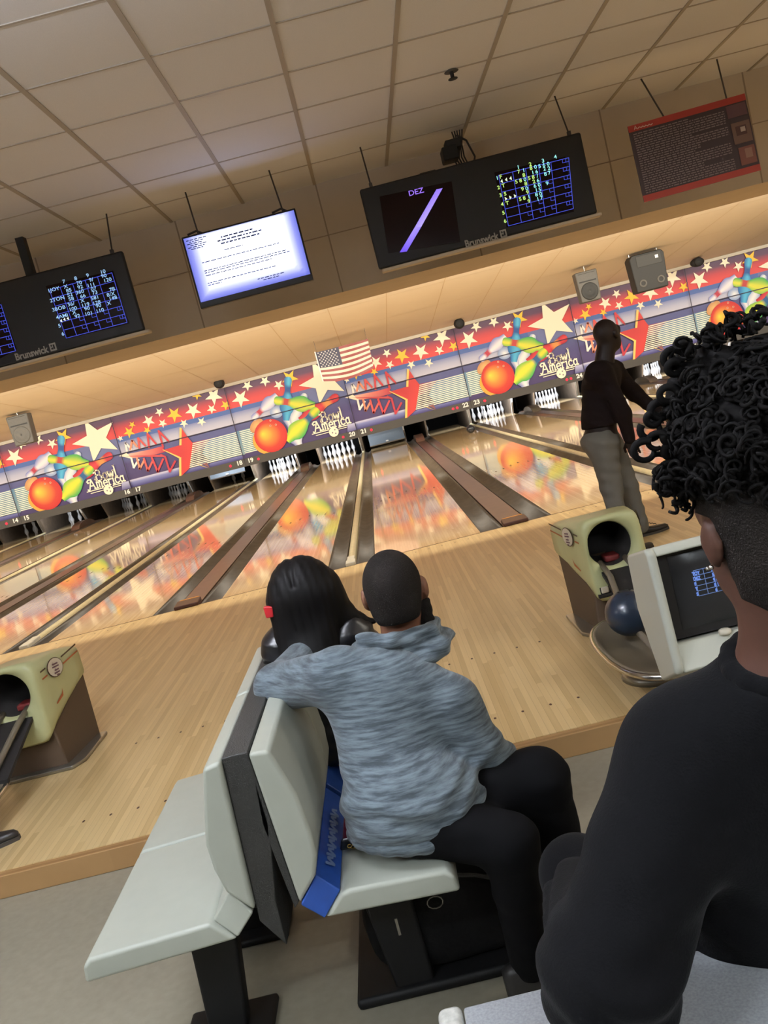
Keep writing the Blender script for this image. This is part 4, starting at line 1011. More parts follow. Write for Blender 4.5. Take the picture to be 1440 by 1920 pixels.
# ================================================================ PEOPLE: continuous skins grown from smooth distance fields
def nets(val, o, h):
    """surface nets on a regular grid: vertices, quads"""
    s = val < 0; nx, ny, nz = val.shape
    c = np.zeros((nx-1, ny-1, nz-1), np.int8)
    for i in (0, 1):
        for j in (0, 1):
            for k in (0, 1): c += s[i:nx-1+i, j:ny-1+j, k:nz-1+k]
    act = (c > 0) & (c < 8); idx = -np.ones(act.shape, np.int64); ii = np.argwhere(act); idx[act] = np.arange(len(ii))
    acc = np.zeros((len(ii), 3)); cnt = np.zeros(len(ii))
    cor = [(i, j, k) for i in (0, 1) for j in (0, 1) for k in (0, 1)]
    for a in cor:
        for ax in range(3):
            if a[ax]: continue
            b = list(a); b[ax] = 1
            va = val[ii[:,0]+a[0], ii[:,1]+a[1], ii[:,2]+a[2]]; vb = val[ii[:,0]+b[0], ii[:,1]+b[1], ii[:,2]+b[2]]
            m_ = (va < 0) != (vb < 0); t = np.where(m_, va/(va-vb+1e-12), 0)
            p = np.tile(np.array(a, float), (len(ii), 1)); p[:, ax] += t
            acc[m_] += p[m_]; cnt[m_] += 1
    V = (ii+acc/cnt[:, None])*h+o
    F = []
    for ax in range(3):
        u, v = (ax+1) % 3, (ax+2) % 3
        sl0 = [slice(None)]*3; sl1 = [slice(None)]*3; sl0[ax] = slice(0, -1); sl1[ax] = slice(1, None)
        d = s[tuple(sl0)] != s[tuple(sl1)]; e = np.argwhere(d)
        e = e[(e[:, u] > 0) & (e[:, v] > 0) & (e[:, u] < val.shape[u]-1) & (e[:, v] < val.shape[v]-1)]
        q = []
        for du, dv in ((1, 1), (0, 1), (0, 0), (1, 0)):
            z = e.copy(); z[:, u] -= du; z[:, v] -= dv; q.append(idx[z[:,0], z[:,1], z[:,2]])
        q = np.stack(q, 1); fl_ = ~s[e[:,0], e[:,1], e[:,2]]; q[fl_] = q[fl_][:, ::-1]
        F.append(q)
    F = np.concatenate(F); F = F[(F >= 0).all(1)]
    return V, F
def field(prims, P, k=.03):
    out = None
    for pr in prims:
        kk = k
        if pr[0] == 'c':      # tapered capsule: a, b, ra, rb, (optional squash axis, factor)
            a, b = np.array(pr[1]), np.array(pr[2]); ra, rb = pr[3], pr[4]; Q = P
            ba = b-a; L2 = ba@ba+1e-12; t = np.clip(((Q-a)@ba)/L2, 0, 1); d = Q-a-t[..., None]*ba
            if len(pr) > 5 and pr[5] is not None:
                n_ = np.array(pr[5], float); n_ /= np.linalg.norm(n_); s_ = pr[6]; dn = d@n_
                d = d+(dn*(1/s_-1))[..., None]*n_
            r = ra+(rb-ra)*t; D = np.sqrt((d*d).sum(-1))-r
            if len(pr) > 7: kk = pr[7]
        else:                 # ellipsoid: centre, radii, (rotation z)
            c = np.array(pr[1]); r = np.array(pr[2]); q = P-c
            if len(pr) > 3 and pr[3] is not None: q = q@np.array(pr[3])
            k0 = np.sqrt(((q/r)**2).sum(-1)); k1 = np.sqrt(((q/(r*r))**2).sum(-1))+1e-9; D = k0*(k0-1)/k1
            if len(pr) > 4: kk = pr[4]
        if out is None: out = D
        else:
            h_ = np.clip(.5+.5*(out-D)/kk, 0, 1); out = out*(1-h_)+D*h_-kk*h_*(1-h_)
    return out
def sdf(prims, h=.009, k=.03, grow=0, cut=None, disp=None):
    P = []
    for pr in prims:
        if pr[0] == 'c': P += [np.array(pr[1])-max(pr[3:5]), np.array(pr[1])+max(pr[3:5]), np.array(pr[2])-max(pr[3:5]), np.array(pr[2])+max(pr[3:5])]
        else: m_ = max(pr[2]); P += [np.array(pr[1])-m_, np.array(pr[1])+m_]
    P = np.array(P); lo = P.min(0)-grow-.03; hi = P.max(0)+grow+.03
    n = np.ceil((hi-lo)/h).astype(int)+1
    g = np.stack(np.meshgrid(*[lo[i]+h*np.arange(n[i]) for i in range(3)], indexing='ij'), -1)
    v = field(prims, g, k)-grow
    if disp is not None: v = v-disp(g)
    if cut is not None: v = np.maximum(v, cut(g))
    return nets(v, lo, h)
def skin_obj(name, m_, parent, parts, org):
    vs = np.zeros((0, 3)); fs = np.zeros((0, 4), int)
    for V, F in parts:
        fs = np.concatenate([fs, F+len(vs)]); vs = np.concatenate([vs, V])
    me = bpy.data.meshes.new(name); me.from_pydata((vs-np.array(org)).tolist(), [], fs.tolist()); me.materials.append(m_)
    me.polygons.foreach_set('use_smooth', [True]*len(fs)); me.update()
    o = bpy.data.objects.new(name, me); C.objects.link(o); o.parent = parent
    sm = o.modifiers.new('sm', 'SMOOTH'); sm.factor = .5; sm.iterations = 3
    return o
def hand(wrist, d, n, size=1.0, curl=.5, side=1):
    """wrist point, direction of the fingers, palm normal; returns capsules for palm, four fingers, thumb"""
    w_ = np.array(wrist, float); d = np.array(d, float); d /= np.linalg.norm(d); n = np.array(n, float); n -= d*(n@d); n /= np.linalg.norm(n); s_ = np.cross(d, n)*side
    out = []
    for j in range(4):
        off = (j-1.5)*.020*size; base = w_+d*.085*size+s_*off
        out.append(('c', w_+s_*off*.6, base, .016*size, .0125*size, n, .8, .012))
    fing = []
    for j, L in enumerate((.070, .080, .074, .058)):
        off = (j-1.5)*.0215*size; p = w_+d*.085*size+s_*off; a = .25*curl
        for q, f in enumerate((.45, .32, .23)):
            a += curl*(.5+.25*q); dd = d*math.cos(a)+n*math.sin(a); e = p+dd*L*f*size
            fing.append(('c', p, e, (.0092-.0007*q)*size, (.0086-.0007*q)*size, None, 1, .004)); p = e
    p = w_+d*.025*size-s_*.028*size; e = p+(d*.7-s_*.6+n*.3)*.045*size; e2 = e+(d*.9-s_*.15+n*.35)*.035*size
    fing += [('c', p, e, .013*size, .011*size, None, 1, .012), ('c', e, e2, .0105*size, .009*size, None, 1, .004)]
    return out+fing
def rotz(a): c, s_ = math.cos(a), math.sin(a); return [[c, -s_, 0], [s_, c, 0], [0, 0, 1]]
def v3(p): return np.array([p[0], p[1], p[2]], float)
def head_prims(c, yaw, s=1.0, tilt=0):
    """head centred at c (between the ears), facing yaw (0 = +Y); returns prims (skull, jaw, face, ears)"""
    R = np.array(rotz(-yaw)); c = v3(c)
    def L(x, y, z): return c+s*(R.T@np.array([x, y, z])) if False else c+s*np.array([x*math.cos(yaw)+y*math.sin(yaw), -x*math.sin(yaw)+y*math.cos(yaw), z])
    M = [[math.cos(yaw), math.sin(yaw), 0], [-math.sin(yaw), math.cos(yaw), 0], [0, 0, 1]]
    pr = [('e', L(0,-.012,.028), [.076*s,.096*s,.092*s], M, .02), ('e', L(0,.028,-.035), [.060*s,.070*s,.080*s], M, .03), ('e', L(0,.05,-.075), [.036*s,.034*s,.030*s], M, .03),
          ('e', L(0,.088,.035), [.045*s,.02*s,.03*s], M, .03),
          ('c', L(0,.088,.018), L(0,.112,-.018), .009*s, .013*s, None, 1, .012), ('c', L(-.02,.092,-.048), L(.02,.092,-.048), .009*s, .009*s, None, 1, .008), ('c', L(-.018,.09,-.060), L(.018,.09,-.060), .009*s, .009*s, None, 1, .008),
          ('e', L(-.03,.086,.012), [.014*s,.012*s,.010*s], M, .008), ('e', L(.03,.086,.012), [.014*s,.012*s,.010*s], M, .008)]
    for q in (-1, 1):
        pr += [('e', L(q*.084,-.004,.004), [.011*s,.021*s,.033*s], M, .004), ('e', L(q*.079,.004,-.024), [.008*s,.011*s,.012*s], M, .006)]
    return pr, L, M
SK = lambda nm, rgb: mat(nm, rgb, .55, spec=.35, var=.06, vscale=40)
MT['skin1'] = SK('skin_brown', (122, 82, 62)); MT['skin2'] = SK('skin_dark', (34, 22, 19)); MT['skin3'] = SK('skin_warm', (74, 47, 36)); MT['skin4'] = SK('skin_light_brown', (150, 104, 82))
MT['blackcloth'] = mat('black_cloth', (22, 22, 25), .85, spec=.2, sheen=.15, bump=.15, bscale=300)
MT['pants_black'] = mat('black_trousers', (9, 9, 11), .9, spec=.12)
MT['navy'] = mat('dark_sweater', (12, 12, 14), .92, spec=.08, sheen=.03, bump=.15, bscale=250)
MT['hair'] = mat('black_hair', (10, 8, 8), .75, spec=.12)
MT['hairlong'] = mat('long_black_hair', (12, 10, 10), .55, spec=.15)
MT['hairmatt'] = mat('cropped_hair', (26, 21, 18), .8, spec=.2, var=.35, vscale=18, bump=.4, bscale=400)
MT['greycotton'] = mat('grey_trousers', (104, 102, 96), .85, spec=.2, var=.05, vscale=10)
MT['maroonshirt'] = mat('dark_maroon_top', (22, 12, 12), .85, spec=.2)
def folds(amp, f=(30, 18, 55), ph=0):
    def d(g):
        x, y, z = g[..., 0], g[..., 1], g[..., 2]
        return amp*(np.sin(f[0]*x+6*np.sin(7*z+ph)+ph)*np.sin(f[2]*z+4*np.sin(9*x+ph)+f[1]*y*.5)+.5*np.sin(f[2]*1.7*z+f[0]*.8*x+3*np.sin(11*y)))
    return d
def heather():
    m = bpy.data.materials.new('heather_grey_knit'); m.use_nodes = True; nt = m.node_tree; b = nt.nodes['Principled BSDF']; N, Lk = nt.nodes, nt.links
    tc = N.new('ShaderNodeTexCoord'); mp = N.new('ShaderNodeMapping'); mp.inputs['Scale'].default_value = (13, 13, 115); mp.inputs['Rotation'].default_value = (0, R_(6), 0)
    Lk.new(tc.outputs['Object'], mp.inputs[0]); no = N.new('ShaderNodeTexNoise'); no.inputs['Scale'].default_value = 1; no.inputs['Detail'].default_value = 5; no.inputs['Roughness'].default_value = .6
    Lk.new(mp.outputs[0], no.inputs['Vector']); r = N.new('ShaderNodeValToRGB')
    r.color_ramp.elements[0].position = .38; r.color_ramp.elements[1].position = .62
    r.color_ramp.elements[0].color = (*lin((60, 68, 74)), 1); r.color_ramp.elements[1].color = (*lin((108, 120, 128)), 1)
    Lk.new(no.outputs['Fac'], r.inputs[0]); Lk.new(r.outputs[0], b.inputs['Base Color']); b.inputs['Roughness'].default_value = .9; b.inputs['Sheen Weight'].default_value = .2; b.inputs['Specular IOR Level'].default_value = .2
    bp = N.new('ShaderNodeBump'); bp.inputs['Strength'].default_value = .25; bp.inputs['Distance'].default_value = .004; Lk.new(no.outputs['Fac'], bp.inputs['Height']); Lk.new(bp.outputs[0], b.inputs['Normal'])
    return m
MT['heather'] = heather()
def neckcut(g, nk, rad=.062, dz=-.01):
    r = np.sqrt((g[..., 0]-nk[0])**2+(g[..., 1]-nk[1])**2)
    return np.minimum(rad-r, g[..., 2]-(nk[2]+dz))
def mx(a, b, t=.5): return v3(a)*(1-t)+v3(b)*t
# ---------------------------------------------------------------- man in the grey hoodie
org = (.40, -5.95, .39)
man = thing('person', 'person in heather grey hoodie and black trousers sitting with arm around the companion', 'person', org)
hd = v3(at(741, 1114, Y=-5.84)); nk = v3(at(748, 1184, Y=-5.85)); shL = v3(at(628, 1268, Y=-5.92)); shR = v3(at(846, 1318, Y=-5.97))
ch = v3(at(735, 1335, Y=-5.92)); wa = v3(at(748, 1460, Y=-5.99)); pe = v3([.405, -6.035, .50])
elL = v3(at(522, 1288, Y=-5.74)); wrL = v3(elL)+np.array([.06, .22, .02])
elR = v3(at(897, 1402, Y=-5.98)); wrR = v3(at(968, 1446, Y=-5.93))
hipN, hipF = v3([.44, -6.09, .460]), v3([.44, -5.99, .470]); knF, knN = v3([.765, -6.00, .450]), v3([.64, -6.16, .385])
anF, anN = v3([.80, -5.90, .02]), v3([.62, -6.08, .0])
X_ = (1, 0, 0); Yd = (0, 1, 0)
torso = [('c', mx(shL, shR, .12), mx(shL, shR, .88), .062, .062, None, 1, .05), ('c', ch, wa, .128, .122, None, 1, .06), ('c', mx(ch, shL, .50), mx(ch, wa, .6)+[-.02, 0, 0], .100, .100, None, 1, .06), ('c', mx(ch, shR, .50), mx(ch, wa, .6)+[.01, 0, 0], .095, .095, None, 1, .06), ('c', wa, pe, .126, .140, None, 1, .06),
         ('c', mx(shL, shR, .5)+[0, 0, .01], mx(ch, wa, .3), .09, .11, None, 1, .06)]
torso = [tuple(list(p[:5])+[(0, 1, 0), .82, p[7]]) for p in torso]
armL = [('c', shL, elL, .068, .060, None, 1, .04), ('c', elL, wrL, .056, .038, None, 1, .03)]
armR = [('c', shR, elR, .070, .054, None, 1, .018), ('c', elR, wrR, .052, .040, None, 1, .03)]
legs = [('c', hipF, knF, .078, .070, None, 1, .05), ('c', knF, anF, .068, .046, None, 1, .03), ('c', hipN, knN, .074, .064, None, 1, .05), ('c', knN, anN, .064, .046, None, 1, .03), ('e', pe+[0.03, 0.0, -.05], [.120, .120, .060], None, .05)]
torso_h = torso+[('e', pe+[.025, -.005, -.005], [.180, .142, .125], None, .03)]
hp, HL, HM = head_prims(hd, R_(6), 1.0)
neck = [('c', nk+[0, .01, -.03], hd+[0, -.005, -.05], .056, .054, None, 1, .03)]
sh_in = lambda pr: [tuple([p[0], p[1], p[2], p[3]*.86, p[4]*.86]+list(p[5:])) if p[0] == 'c' else p for p in pr]
hands = hand(wrL, [.3, .6, -.3], [0, .3, -1], .95, .5) + hand(wrR, [.15, .9, -.4], [0, -.4, -1], .9, .4, -1)
skin_obj('body', MT['skin1'], man, [sdf(sh_in(torso+armL+armR+legs)+neck+hp, .0085)]+[sdf(hands, .0045, .006)], org)
def foldm(g):
    x, y, z = g[..., 0], g[..., 1], g[..., 2]
    lo_ = np.clip((wa[2]+.10-z)/.22, 0, 1)*np.clip((z-.445)/.05, 0, 1)
    return .0025*np.sin(28*x+26*z+3*np.sin(12*z))*np.sin(30*z+9*x)+-.0+.0105*lo_*np.sin(70*z-26*x+3.5*np.sin(16*x)+2*np.sin(22*z))+.003*lo_*np.sin(130*z+40*x+4*np.sin(25*x))
skin_obj('hoodie', MT['heather'], man, [sdf(torso_h+armL+armR, .0075, .04, .008, cut=lambda g: np.maximum(-(g[..., 2]-.425+.10*(g[..., 0]-.36)), neckcut(g, nk)), disp=foldm)], org)
hemr = [('c', pe+[.022+.162*math.cos(a), -.005+.122*math.sin(a), -.062-.016*math.cos(a)], pe+[.022+.162*math.cos(a+.3), -.005+.122*math.sin(a+.3), -.062-.016*math.cos(a+.3)], .018, .018, None, 1, .012) for a in np.arange(0, 6.28, .3)]
hemr = [('c', p[1], p[2], .024, .024, None, 1, .012) for p in hemr]
skin_obj('hem_band', MT['heather'], man, [sdf(hemr, .006, .012)], org)
# hood lying on the upper back
hc_ = mx(shL, shR, .5)
hood = [('c', nk+[-.105, -.02, -.020], nk+[-.075, -.085, -.065], .034, .040, None, 1, .02), ('c', nk+[-.075, -.098, -.070], nk+[.0, -.118, -.085], .042, .038, None, 1, .02), ('c', nk+[.0, -.10, -.080], nk+[.095, -.06, -.050], .034, .028, None, 1, .02), ('c', nk+[.095, -.06, -.05], nk+[.12, .02, -.045], .028, .026, None, 1, .02),
        ('c', nk+[-.095, -.045, .010], nk+[-.02, -.085, .0], .026, .024, None, 1, .008), ('c', nk+[-.02, -.085, .0], nk+[.085, -.045, -.010], .024, .022, None, 1, .008), ('c', nk+[.085, -.045, -.01], nk+[.10, .05, -.02], .022, .022, None, 1, .01), ('c', nk+[-.095, -.04, .0], nk+[-.09, .05, -.02], .026, .022, None, 1, .01),
        ('c', nk+[-.095, -.09, -.095], nk+[-.055, -.108, -.125], .030, .026, None, 1, .014), ('c', nk+[-.055, -.108, -.12], nk+[.03, -.115, -.105], .022, .016, None, 1, .012)]
skin_obj('hood', MT['heather'], man, [sdf(hood+[('e', nk+[.0, -.045, -.055], [.10, .055, .05], None, .01)], .005, .006, 0, disp=folds(.0038, (70, 40, 110)))], org)
skin_obj('trousers', MT['pants_black'], man, [sdf(legs, .009, .04, .006, cut=lambda g: np.maximum(-(g[..., 2]+.03), g[..., 2]-.62), disp=folds(.002))], org)
# cropped hair cap and beard
hairp = [('e', HL(0, -.014, .032), [.079, .100, .095], HM), ('e', HL(0, -.052, -.03), [.064, .05, .06], HM, .03)]
ax_f = np.array(HM).T[1] if False else np.array([math.sin(R_(6)), math.cos(R_(6)), 0])
skin_obj('cropped_hair', MT['hairmatt'], man, [sdf(hairp, .006, .02, .001, cut=lambda g: np.maximum(-((g[..., 2]-hd[2])+.062), np.maximum(((g-hd)@ax_f)-.075, np.minimum((g[..., 2]-hd[2])*-1+.02, ((g-hd)@ax_f)+.006))))], org)
beard = [('c', HL(-.058, .03, -.05), HL(0, .075, -.095), .022, .024, None, 1, .03), ('c', HL(.058, .03, -.05), HL(0, .075, -.095), .024, .026, None, 1, .03), ('c', HL(.066, .012, -.045), HL(.062, .012, -.09), .018, .024, None, 1, .02)]
skin_obj('beard', MT['hairmatt'], man, [sdf(beard, .006, .02, .002, disp=folds(.003, (200, 180, 220)))], org)
def shoes_for(parent, org_, lst, mm='shoe'):
    for loc, rz in lst: put_shoe(parent, tuple(np.array(loc)-np.array(org_)), rz, 0, mm)
shoes_for(man, org, [((anF[0]-.0, anF[1]+.03, -.10), R_(-70)), ((anN[0]+.02, anN[1], -.10), R_(-80))])
# ---------------------------------------------------------------- woman in the black shiny jacket
org = (.33, -5.46, .39)
wom = thing('person', 'person with long straight black hair and shiny black jacket sitting beside the hoodie wearer', 'person', org)
hd = v3(at(572, 1118, Y=-5.42)); nk = v3(at(582, 1186, Y=-5.42)); shL = v3(at(528, 1212, Y=-5.45)); shR = v3(at(664, 1192, Y=-5.45))
ch = v3(at(590, 1270, Y=-5.44)); wa = v3(at(600, 1390, Y=-5.44)); pe = v3([.33, -5.46, .48])
torso = [('c', mx(shL, shR, .12), mx(shL, shR, .88), .055, .058, None, 1, .05), ('c', ch, wa, .115, .10, None, 1, .06), ('c', wa, pe, .10, .125, None, 1, .06)]
elL = shL+[.0, .06, -.26]; wrL = elL+[.16, .18, -.02]; elR = shR+[.06, .08, -.25]; wrR = elR+[-.02, .22, -.02]
arms = [('c', shL, elL, .055, .046, None, 1, .04), ('c', elL, wrL, .045, .034, None, 1, .03), ('c', shR, elR, .057, .046, None, 1, .04), ('c', elR, wrR, .045, .034, None, 1, .03)]
hL, hR = v3([.30, -5.38, .47]), v3([.40, -5.52, .47]); kL, kR = v3([.50, -5.10, .44]), v3([.60, -5.28, .44]); aL, aR = v3([.50, -5.10, .0]), v3([.62, -5.26, .0])
legs = [('c', hL, kL, .085, .06, None, 1, .05), ('c', kL, aL, .06, .038, None, 1, .03), ('c', hR, kR, .085, .06, None, 1, .05), ('c', kR, aR, .06, .038, None, 1, .03), ('e', pe, [.15, .13, .10], None, .05)]
hp, HL, HM = head_prims(hd, R_(-8), .97)
neck = [('c', nk+[0, 0, -.04], hd+[0, -.005, -.05], .048, .046, None, 1, .03)]
skin_obj('body', MT['skin4'], wom, [sdf(sh_in(torso+arms+legs)+neck+hp, .009), sdf(hand(wrL, [.6, .6, 0], [0, 0, -1], .9)+hand(wrR, [0, 1, 0], [0, 0, -1], .9), .0045, .006)], org)
MT['jacket'] = mat('shiny_black_jacket', (24, 24, 27), .32, spec=.5)
skin_obj('jacket', MT['jacket'], wom, [sdf(torso+arms, .008, .04, .012, cut=lambda g: np.maximum(-(g[..., 2]-.43), neckcut(g, nk, .055, .01)), disp=folds(.005, (45, 30, 80), 1))], org)
skin_obj('trousers', MT['pants_black'], wom, [sdf(legs, .009, .04, .006, cut=lambda g: np.maximum(-(g[..., 2]-.03), g[..., 2]-.58))], org)
hr = [('e', HL(-.004, -.018, .036), [.104, .116, .104], HM), ('c', HL(-.060, -.045, 0), HL(-.088, -.070, -.17), .062, .050, None, 1, .05), ('c', HL(.03, -.05, 0), HL(.0, -.09, -.21), .078, .066, None, 1, .05), ('c', HL(.06, -.04, .0), HL(.125, -.05, -.11), .058, .030, None, 1, .05), ('c', HL(.12, -.05, -.11), HL(.20, -.055, -.135), .032, .008, None, 1, .04), ('c', HL(-.04, -.08, -.18), HL(-.045, -.085, -.26), .058, .03, None, 1, .05)]
def strands(g):
    x, y, z = g[..., 0], g[..., 1], g[..., 2]
    return .0011*np.sin(230*x+60*y+6*np.sin(5*z))+.0008*np.sin(410*x-90*y+4*np.sin(9*z))-.008*np.exp(-((x-hd[0]+.012)/.008)**2)*(z > hd[2]+.06)
hh = skin_obj('long_hair', MT['hairlong'], wom, [sdf(hr, .0055, .04, 0, disp=strands, cut=lambda g: np.minimum(1, ((g-hd)@np.array([math.sin(R_(-8)), math.cos(R_(-8)), 0]))-.055))], org)
q = v3(at(503, 1148, Y=-5.52))-np.array(org)
MB().prism([tuple(q+np.array(d)) for d in ((-.012,0,-.018),(.012,-.002,-.02),(.018,-.002,.014),(-.012,0,.02))], (0,.02,0)).build('red_hair_clip', mat('clip_red', (200,40,48), .35), wom, bevel=.004)
shoes_for(wom, org, [((aL[0], aL[1], -.10), R_(-30)), ((aR[0], aR[1], -.10), R_(-40))])
# ---------------------------------------------------------------- bowler standing on the approach
org = (2.25, -1.95, 0)
bow = thing('person', 'person in dark top and grey trousers standing on the approach', 'person', org)
Yb = -1.95
hd = v3(at(1139, 630, Y=Yb)); nk = v3(at(1136, 668, Y=Yb)); shF = v3(at(1150, 696, Y=Yb+.12)); shN = v3(at(1128, 700, Y=Yb-.13)); ch = v3(at(1132, 722, Y=Yb)); wa = v3(at(1126, 785, Y=Yb)); pe = v3(at(1128, 822, Y=Yb))
elN = v3(at(1168, 776, Y=Yb-.17)); wrN = v3(at(1180, 822, Y=Yb-.14)); elF = v3(at(1188, 736, Y=Yb+.16)); wrF = v3(at(1236, 774, Y=Yb+.10))
hN, hF = v3(at(1130, 838, Y=Yb-.08)), v3(at(1142, 832, Y=Yb+.08))
kN, kF = v3(at(1146, 912, Y=Yb-.10)), v3(at(1176, 912, Y=Yb+.04)); aN, aF = v3(at(1166, 1008, Y=-2.15)), v3(at(1202, 985, Y=-1.93))
torso = [('c', mx(shN, shF, .05)+[-.03, 0, 0], mx(shN, shF, .95)+[-.01, 0, 0], .085, .08, None, 1, .05), ('c', ch+[-.02, 0, 0], wa, .128, .118, None, 1, .06), ('c', wa, pe, .118, .125, None, 1, .05)]
arms = [('c', shN, elN, .062, .048, None, 1, .04), ('c', elN, wrN, .045, .032, None, 1, .03), ('c', shF, elF, .060, .048, None, 1, .04), ('c', elF, wrF, .045, .032, None, 1, .03)]
legs = [('c', hN, kN, .098, .070, None, 1, .05), ('c', kN, aN, .068, .048, None, 1, .03), ('c', hF, kF, .096, .070, None, 1, .05), ('c', kF, aF, .068, .050, None, 1, .03), ('e', pe+[-.015, 0, -.02], [.130, .150, .11], None, .05)]
hp, HL, HM = head_prims(hd, R_(60), 1.02)
neck = [('c', nk+[-.02, 0, -.04], hd+[-.015, 0, -.04], .070, .064, None, 1, .03)]
skin_obj('body', MT['skin2'], bow, [sdf(sh_in(torso+arms+legs)+neck+hp, .009), sdf(hand(wrN, [.15, 0, -1], [.4, 1, 0], 1.0, .5)+hand(wrF, [.6, 0, -.8], [-.8, 0, -.6], 1.0, .3, -1), .0045, .006)], org)
skin_obj('dark_top', MT['maroonshirt'], bow, [sdf(torso+arms, .009, .04, .010, cut=lambda g: np.maximum(-(g[..., 2]-(wa[2]-.05)), neckcut(g, nk, .05, .0)), disp=folds(.003)), sdf(arms, .009, .04, .010, cut=lambda g: g[..., 2]-(ch[2]-.02))], org)
skin_obj('grey_trousers', MT['greycotton'], bow, [sdf(legs, .009, .04, .008, cut=lambda g: np.maximum(-(g[..., 2]-.05), g[..., 2]-(wa[2]+.0)), disp=folds(.004, (30, 20, 40), 2))], org)
f1 = at(1212, 1003, Z=0); f2 = at(1196, 1040, Z=0)
shoes_for(bow, org, [((f1.x+.0, f1.y, 0), R_(-82)), ((f2.x-.02, f2.y, 0), R_(-60))])
# ---------------------------------------------------------------- curly haired person in the foreground
org = (.98, -6.85, .40)
gir = thing('person', 'person with curly black hair and dark sweater sitting close to the camera', 'person', org)
YG_ = -7.02
hd = v3(at(1436, 988, Y=YG_)); 
ear = v3(at(1336, 1020, Y=YG_))
nk = v3(at(1462, 1190, Y=YG_)); shL = v3(at(1285, 1425, Y=-6.98)); shR = np.array([shL[0]+.37, shL[1]+.02, shL[2]+.06])
ch = mx(shL, shR, .5)+[0, .01, -.14]; wa = ch+[0, .06, -.22]; pe = v3([ch[0]+.0, -6.80, .50])
elL = v3(at(1140, 1830, Y=-7.12)); wrL = v3(at(1092, 1680, Y=-6.80))
elR = shR+[.06, .02, -.28]; wrR = elR+[-.08, .26, .02]
torso = [('c', mx(shL, shR, .10), mx(shL, shR, .9), .080, .080, None, 1, .05), ('c', ch, wa, .135, .125, None, 1, .06), ('c', mx(shL, ch, .5), wa, .105, .11, None, 1, .06), ('c', mx(shR, ch, .5), wa, .105, .11, None, 1, .06), ('c', wa, pe, .125, .14, None, 1, .06), ('c', nk+[0, 0, -.07], ch, .072, .10, None, 1, .05), ('c', mx(nk, shL, .35)+[0, 0, -.05], shL, .055, .07, None, 1, .05), ('c', shL+[.05, 0, -.08], wa+[-.10, 0, -.06], .10, .12, None, 1, .05)]
armL = [('c', shL, elL, .080, .074, None, 1, .05), ('c', elL, wrL, .070, .048, None, 1, .04)]
armR = [('c', shR, elR, .078, .060, None, 1, .05), ('c', elR, wrR, .060, .045, None, 1, .04)]
hL_, hR_ = pe+[-.09, .02, -.03], pe+[.10, .03, -.03]; kL_ = v3(at(1085, 1640, Y=-6.42)); kR_ = kL_+[.35, .02, 0]
legs = [('c', hL_, kL_, .095, .075, None, 1, .05), ('c', kL_, kL_+[-.03, .06, -.45], .07, .045, None, 1, .03), ('c', hR_, kR_, .095, .075, None, 1, .05), ('c', kR_, kR_+[0, .06, -.45], .07, .045, None, 1, .03), ('e', pe, [.16, .14, .10], None, .05)]
YAWG = R_(-12)
hp, HL, HM = head_prims(hd, YAWG, 1.0)
neck = [('c', nk+[0, .005, -.07], hd+[0, -.02, -.05], .058, .056, None, 1, .04)]
skin_obj('body', MT['skin3'], gir, [sdf(sh_in(torso+armL+armR+legs)+neck+hp, .0075), sdf(hand(wrL, [.5, 1, -.3], [0, .1, -1], .9, .5)+hand(wrR, [-.2, 1, 0], [0, 0, -1], .9, .5, -1), .0045, .006)], org)
def sfold(g):
    x, y, z = g[..., 0], g[..., 1], g[..., 2]
    b_ = np.exp(-(((x-wrL[0])/.14)**2+((z-wrL[2])/.16)**2))
    return .0022*np.sin(22*x+30*z+3*np.sin(9*z))+.009*b_*np.sin(95*z+40*x+3*np.sin(20*x))
skin_obj('sweater', MT['navy'], gir, [sdf(torso+armL+armR, .0075, .05, .010, cut=lambda g: np.maximum(-(g[..., 2]-.46), g[..., 2]-(nk[2]-.035+.3*(g[..., 1]-nk[1]))), disp=sfold)], org)
col_ = [('c', nk+[.072*math.cos(a), .062*math.sin(a), -.035+.018*math.sin(a)], nk+[.072*math.cos(a+.4), .062*math.sin(a+.4), -.035+.018*math.sin(a+.4)], .013, .013, None, 1, .012) for a in np.arange(0, 6.28, .4)]
skin_obj('collar', MT['navy'], gir, [sdf(col_, .005, .012)], org)
skin_obj('trousers', MT['navy'], gir, [sdf(legs, .010, .04, .006, cut=lambda g: np.maximum(-(g[..., 2]-(-.02)), g[..., 2]-.62))], org)
# hair: cropped sides plus a mass of loose curls
fw = np.array([math.sin(YAWG), math.cos(YAWG), 0])
side_h = [('e', HL(0, -.014, .034), [.084, .104, .098], HM), ('e', HL(0, -.05, -.03), [.070, .055, .06], HM, .03), ('c', HL(0, -.03, -.05), HL(0, -.022, -.15), .066, .062, None, 1, .03)]
skin_obj('cropped_sides', MT['hairmatt'], gir, [sdf(side_h, .006, .02, .001, cut=lambda g: np.maximum(-((g[..., 2]-hd[2])+.150-1.1*np.abs((g-hd)@np.array([math.cos(YAWG), -math.sin(YAWG), 0]))), np.maximum(((g-hd)@fw)-.08, np.minimum((g[..., 2]-hd[2])*-1+.035, ((g-hd)@fw)+.008))), disp=folds(.001, (300, 300, 300)))], org)
core = [('e', HL(.02, -.01, .116), [.106, .108, .112], HM), ('e', v3(at(1345, 770, Y=YG_+.02)), [.045, .07, .085], None, .04), ('e', v3(at(1318, 860, Y=YG_+.02)), [.034, .05, .055], None, .04)]
cp = [sdf(core, .007, .04, 0, disp=lambda g: .006*np.sin(90*g[..., 0]+5*np.sin(60*g[..., 2]))*np.sin(85*g[..., 1]+60*g[..., 2])+.004*np.sin(140*g[..., 2]+100*g[..., 0]))]
rnd = random.Random(21); cm = MB()
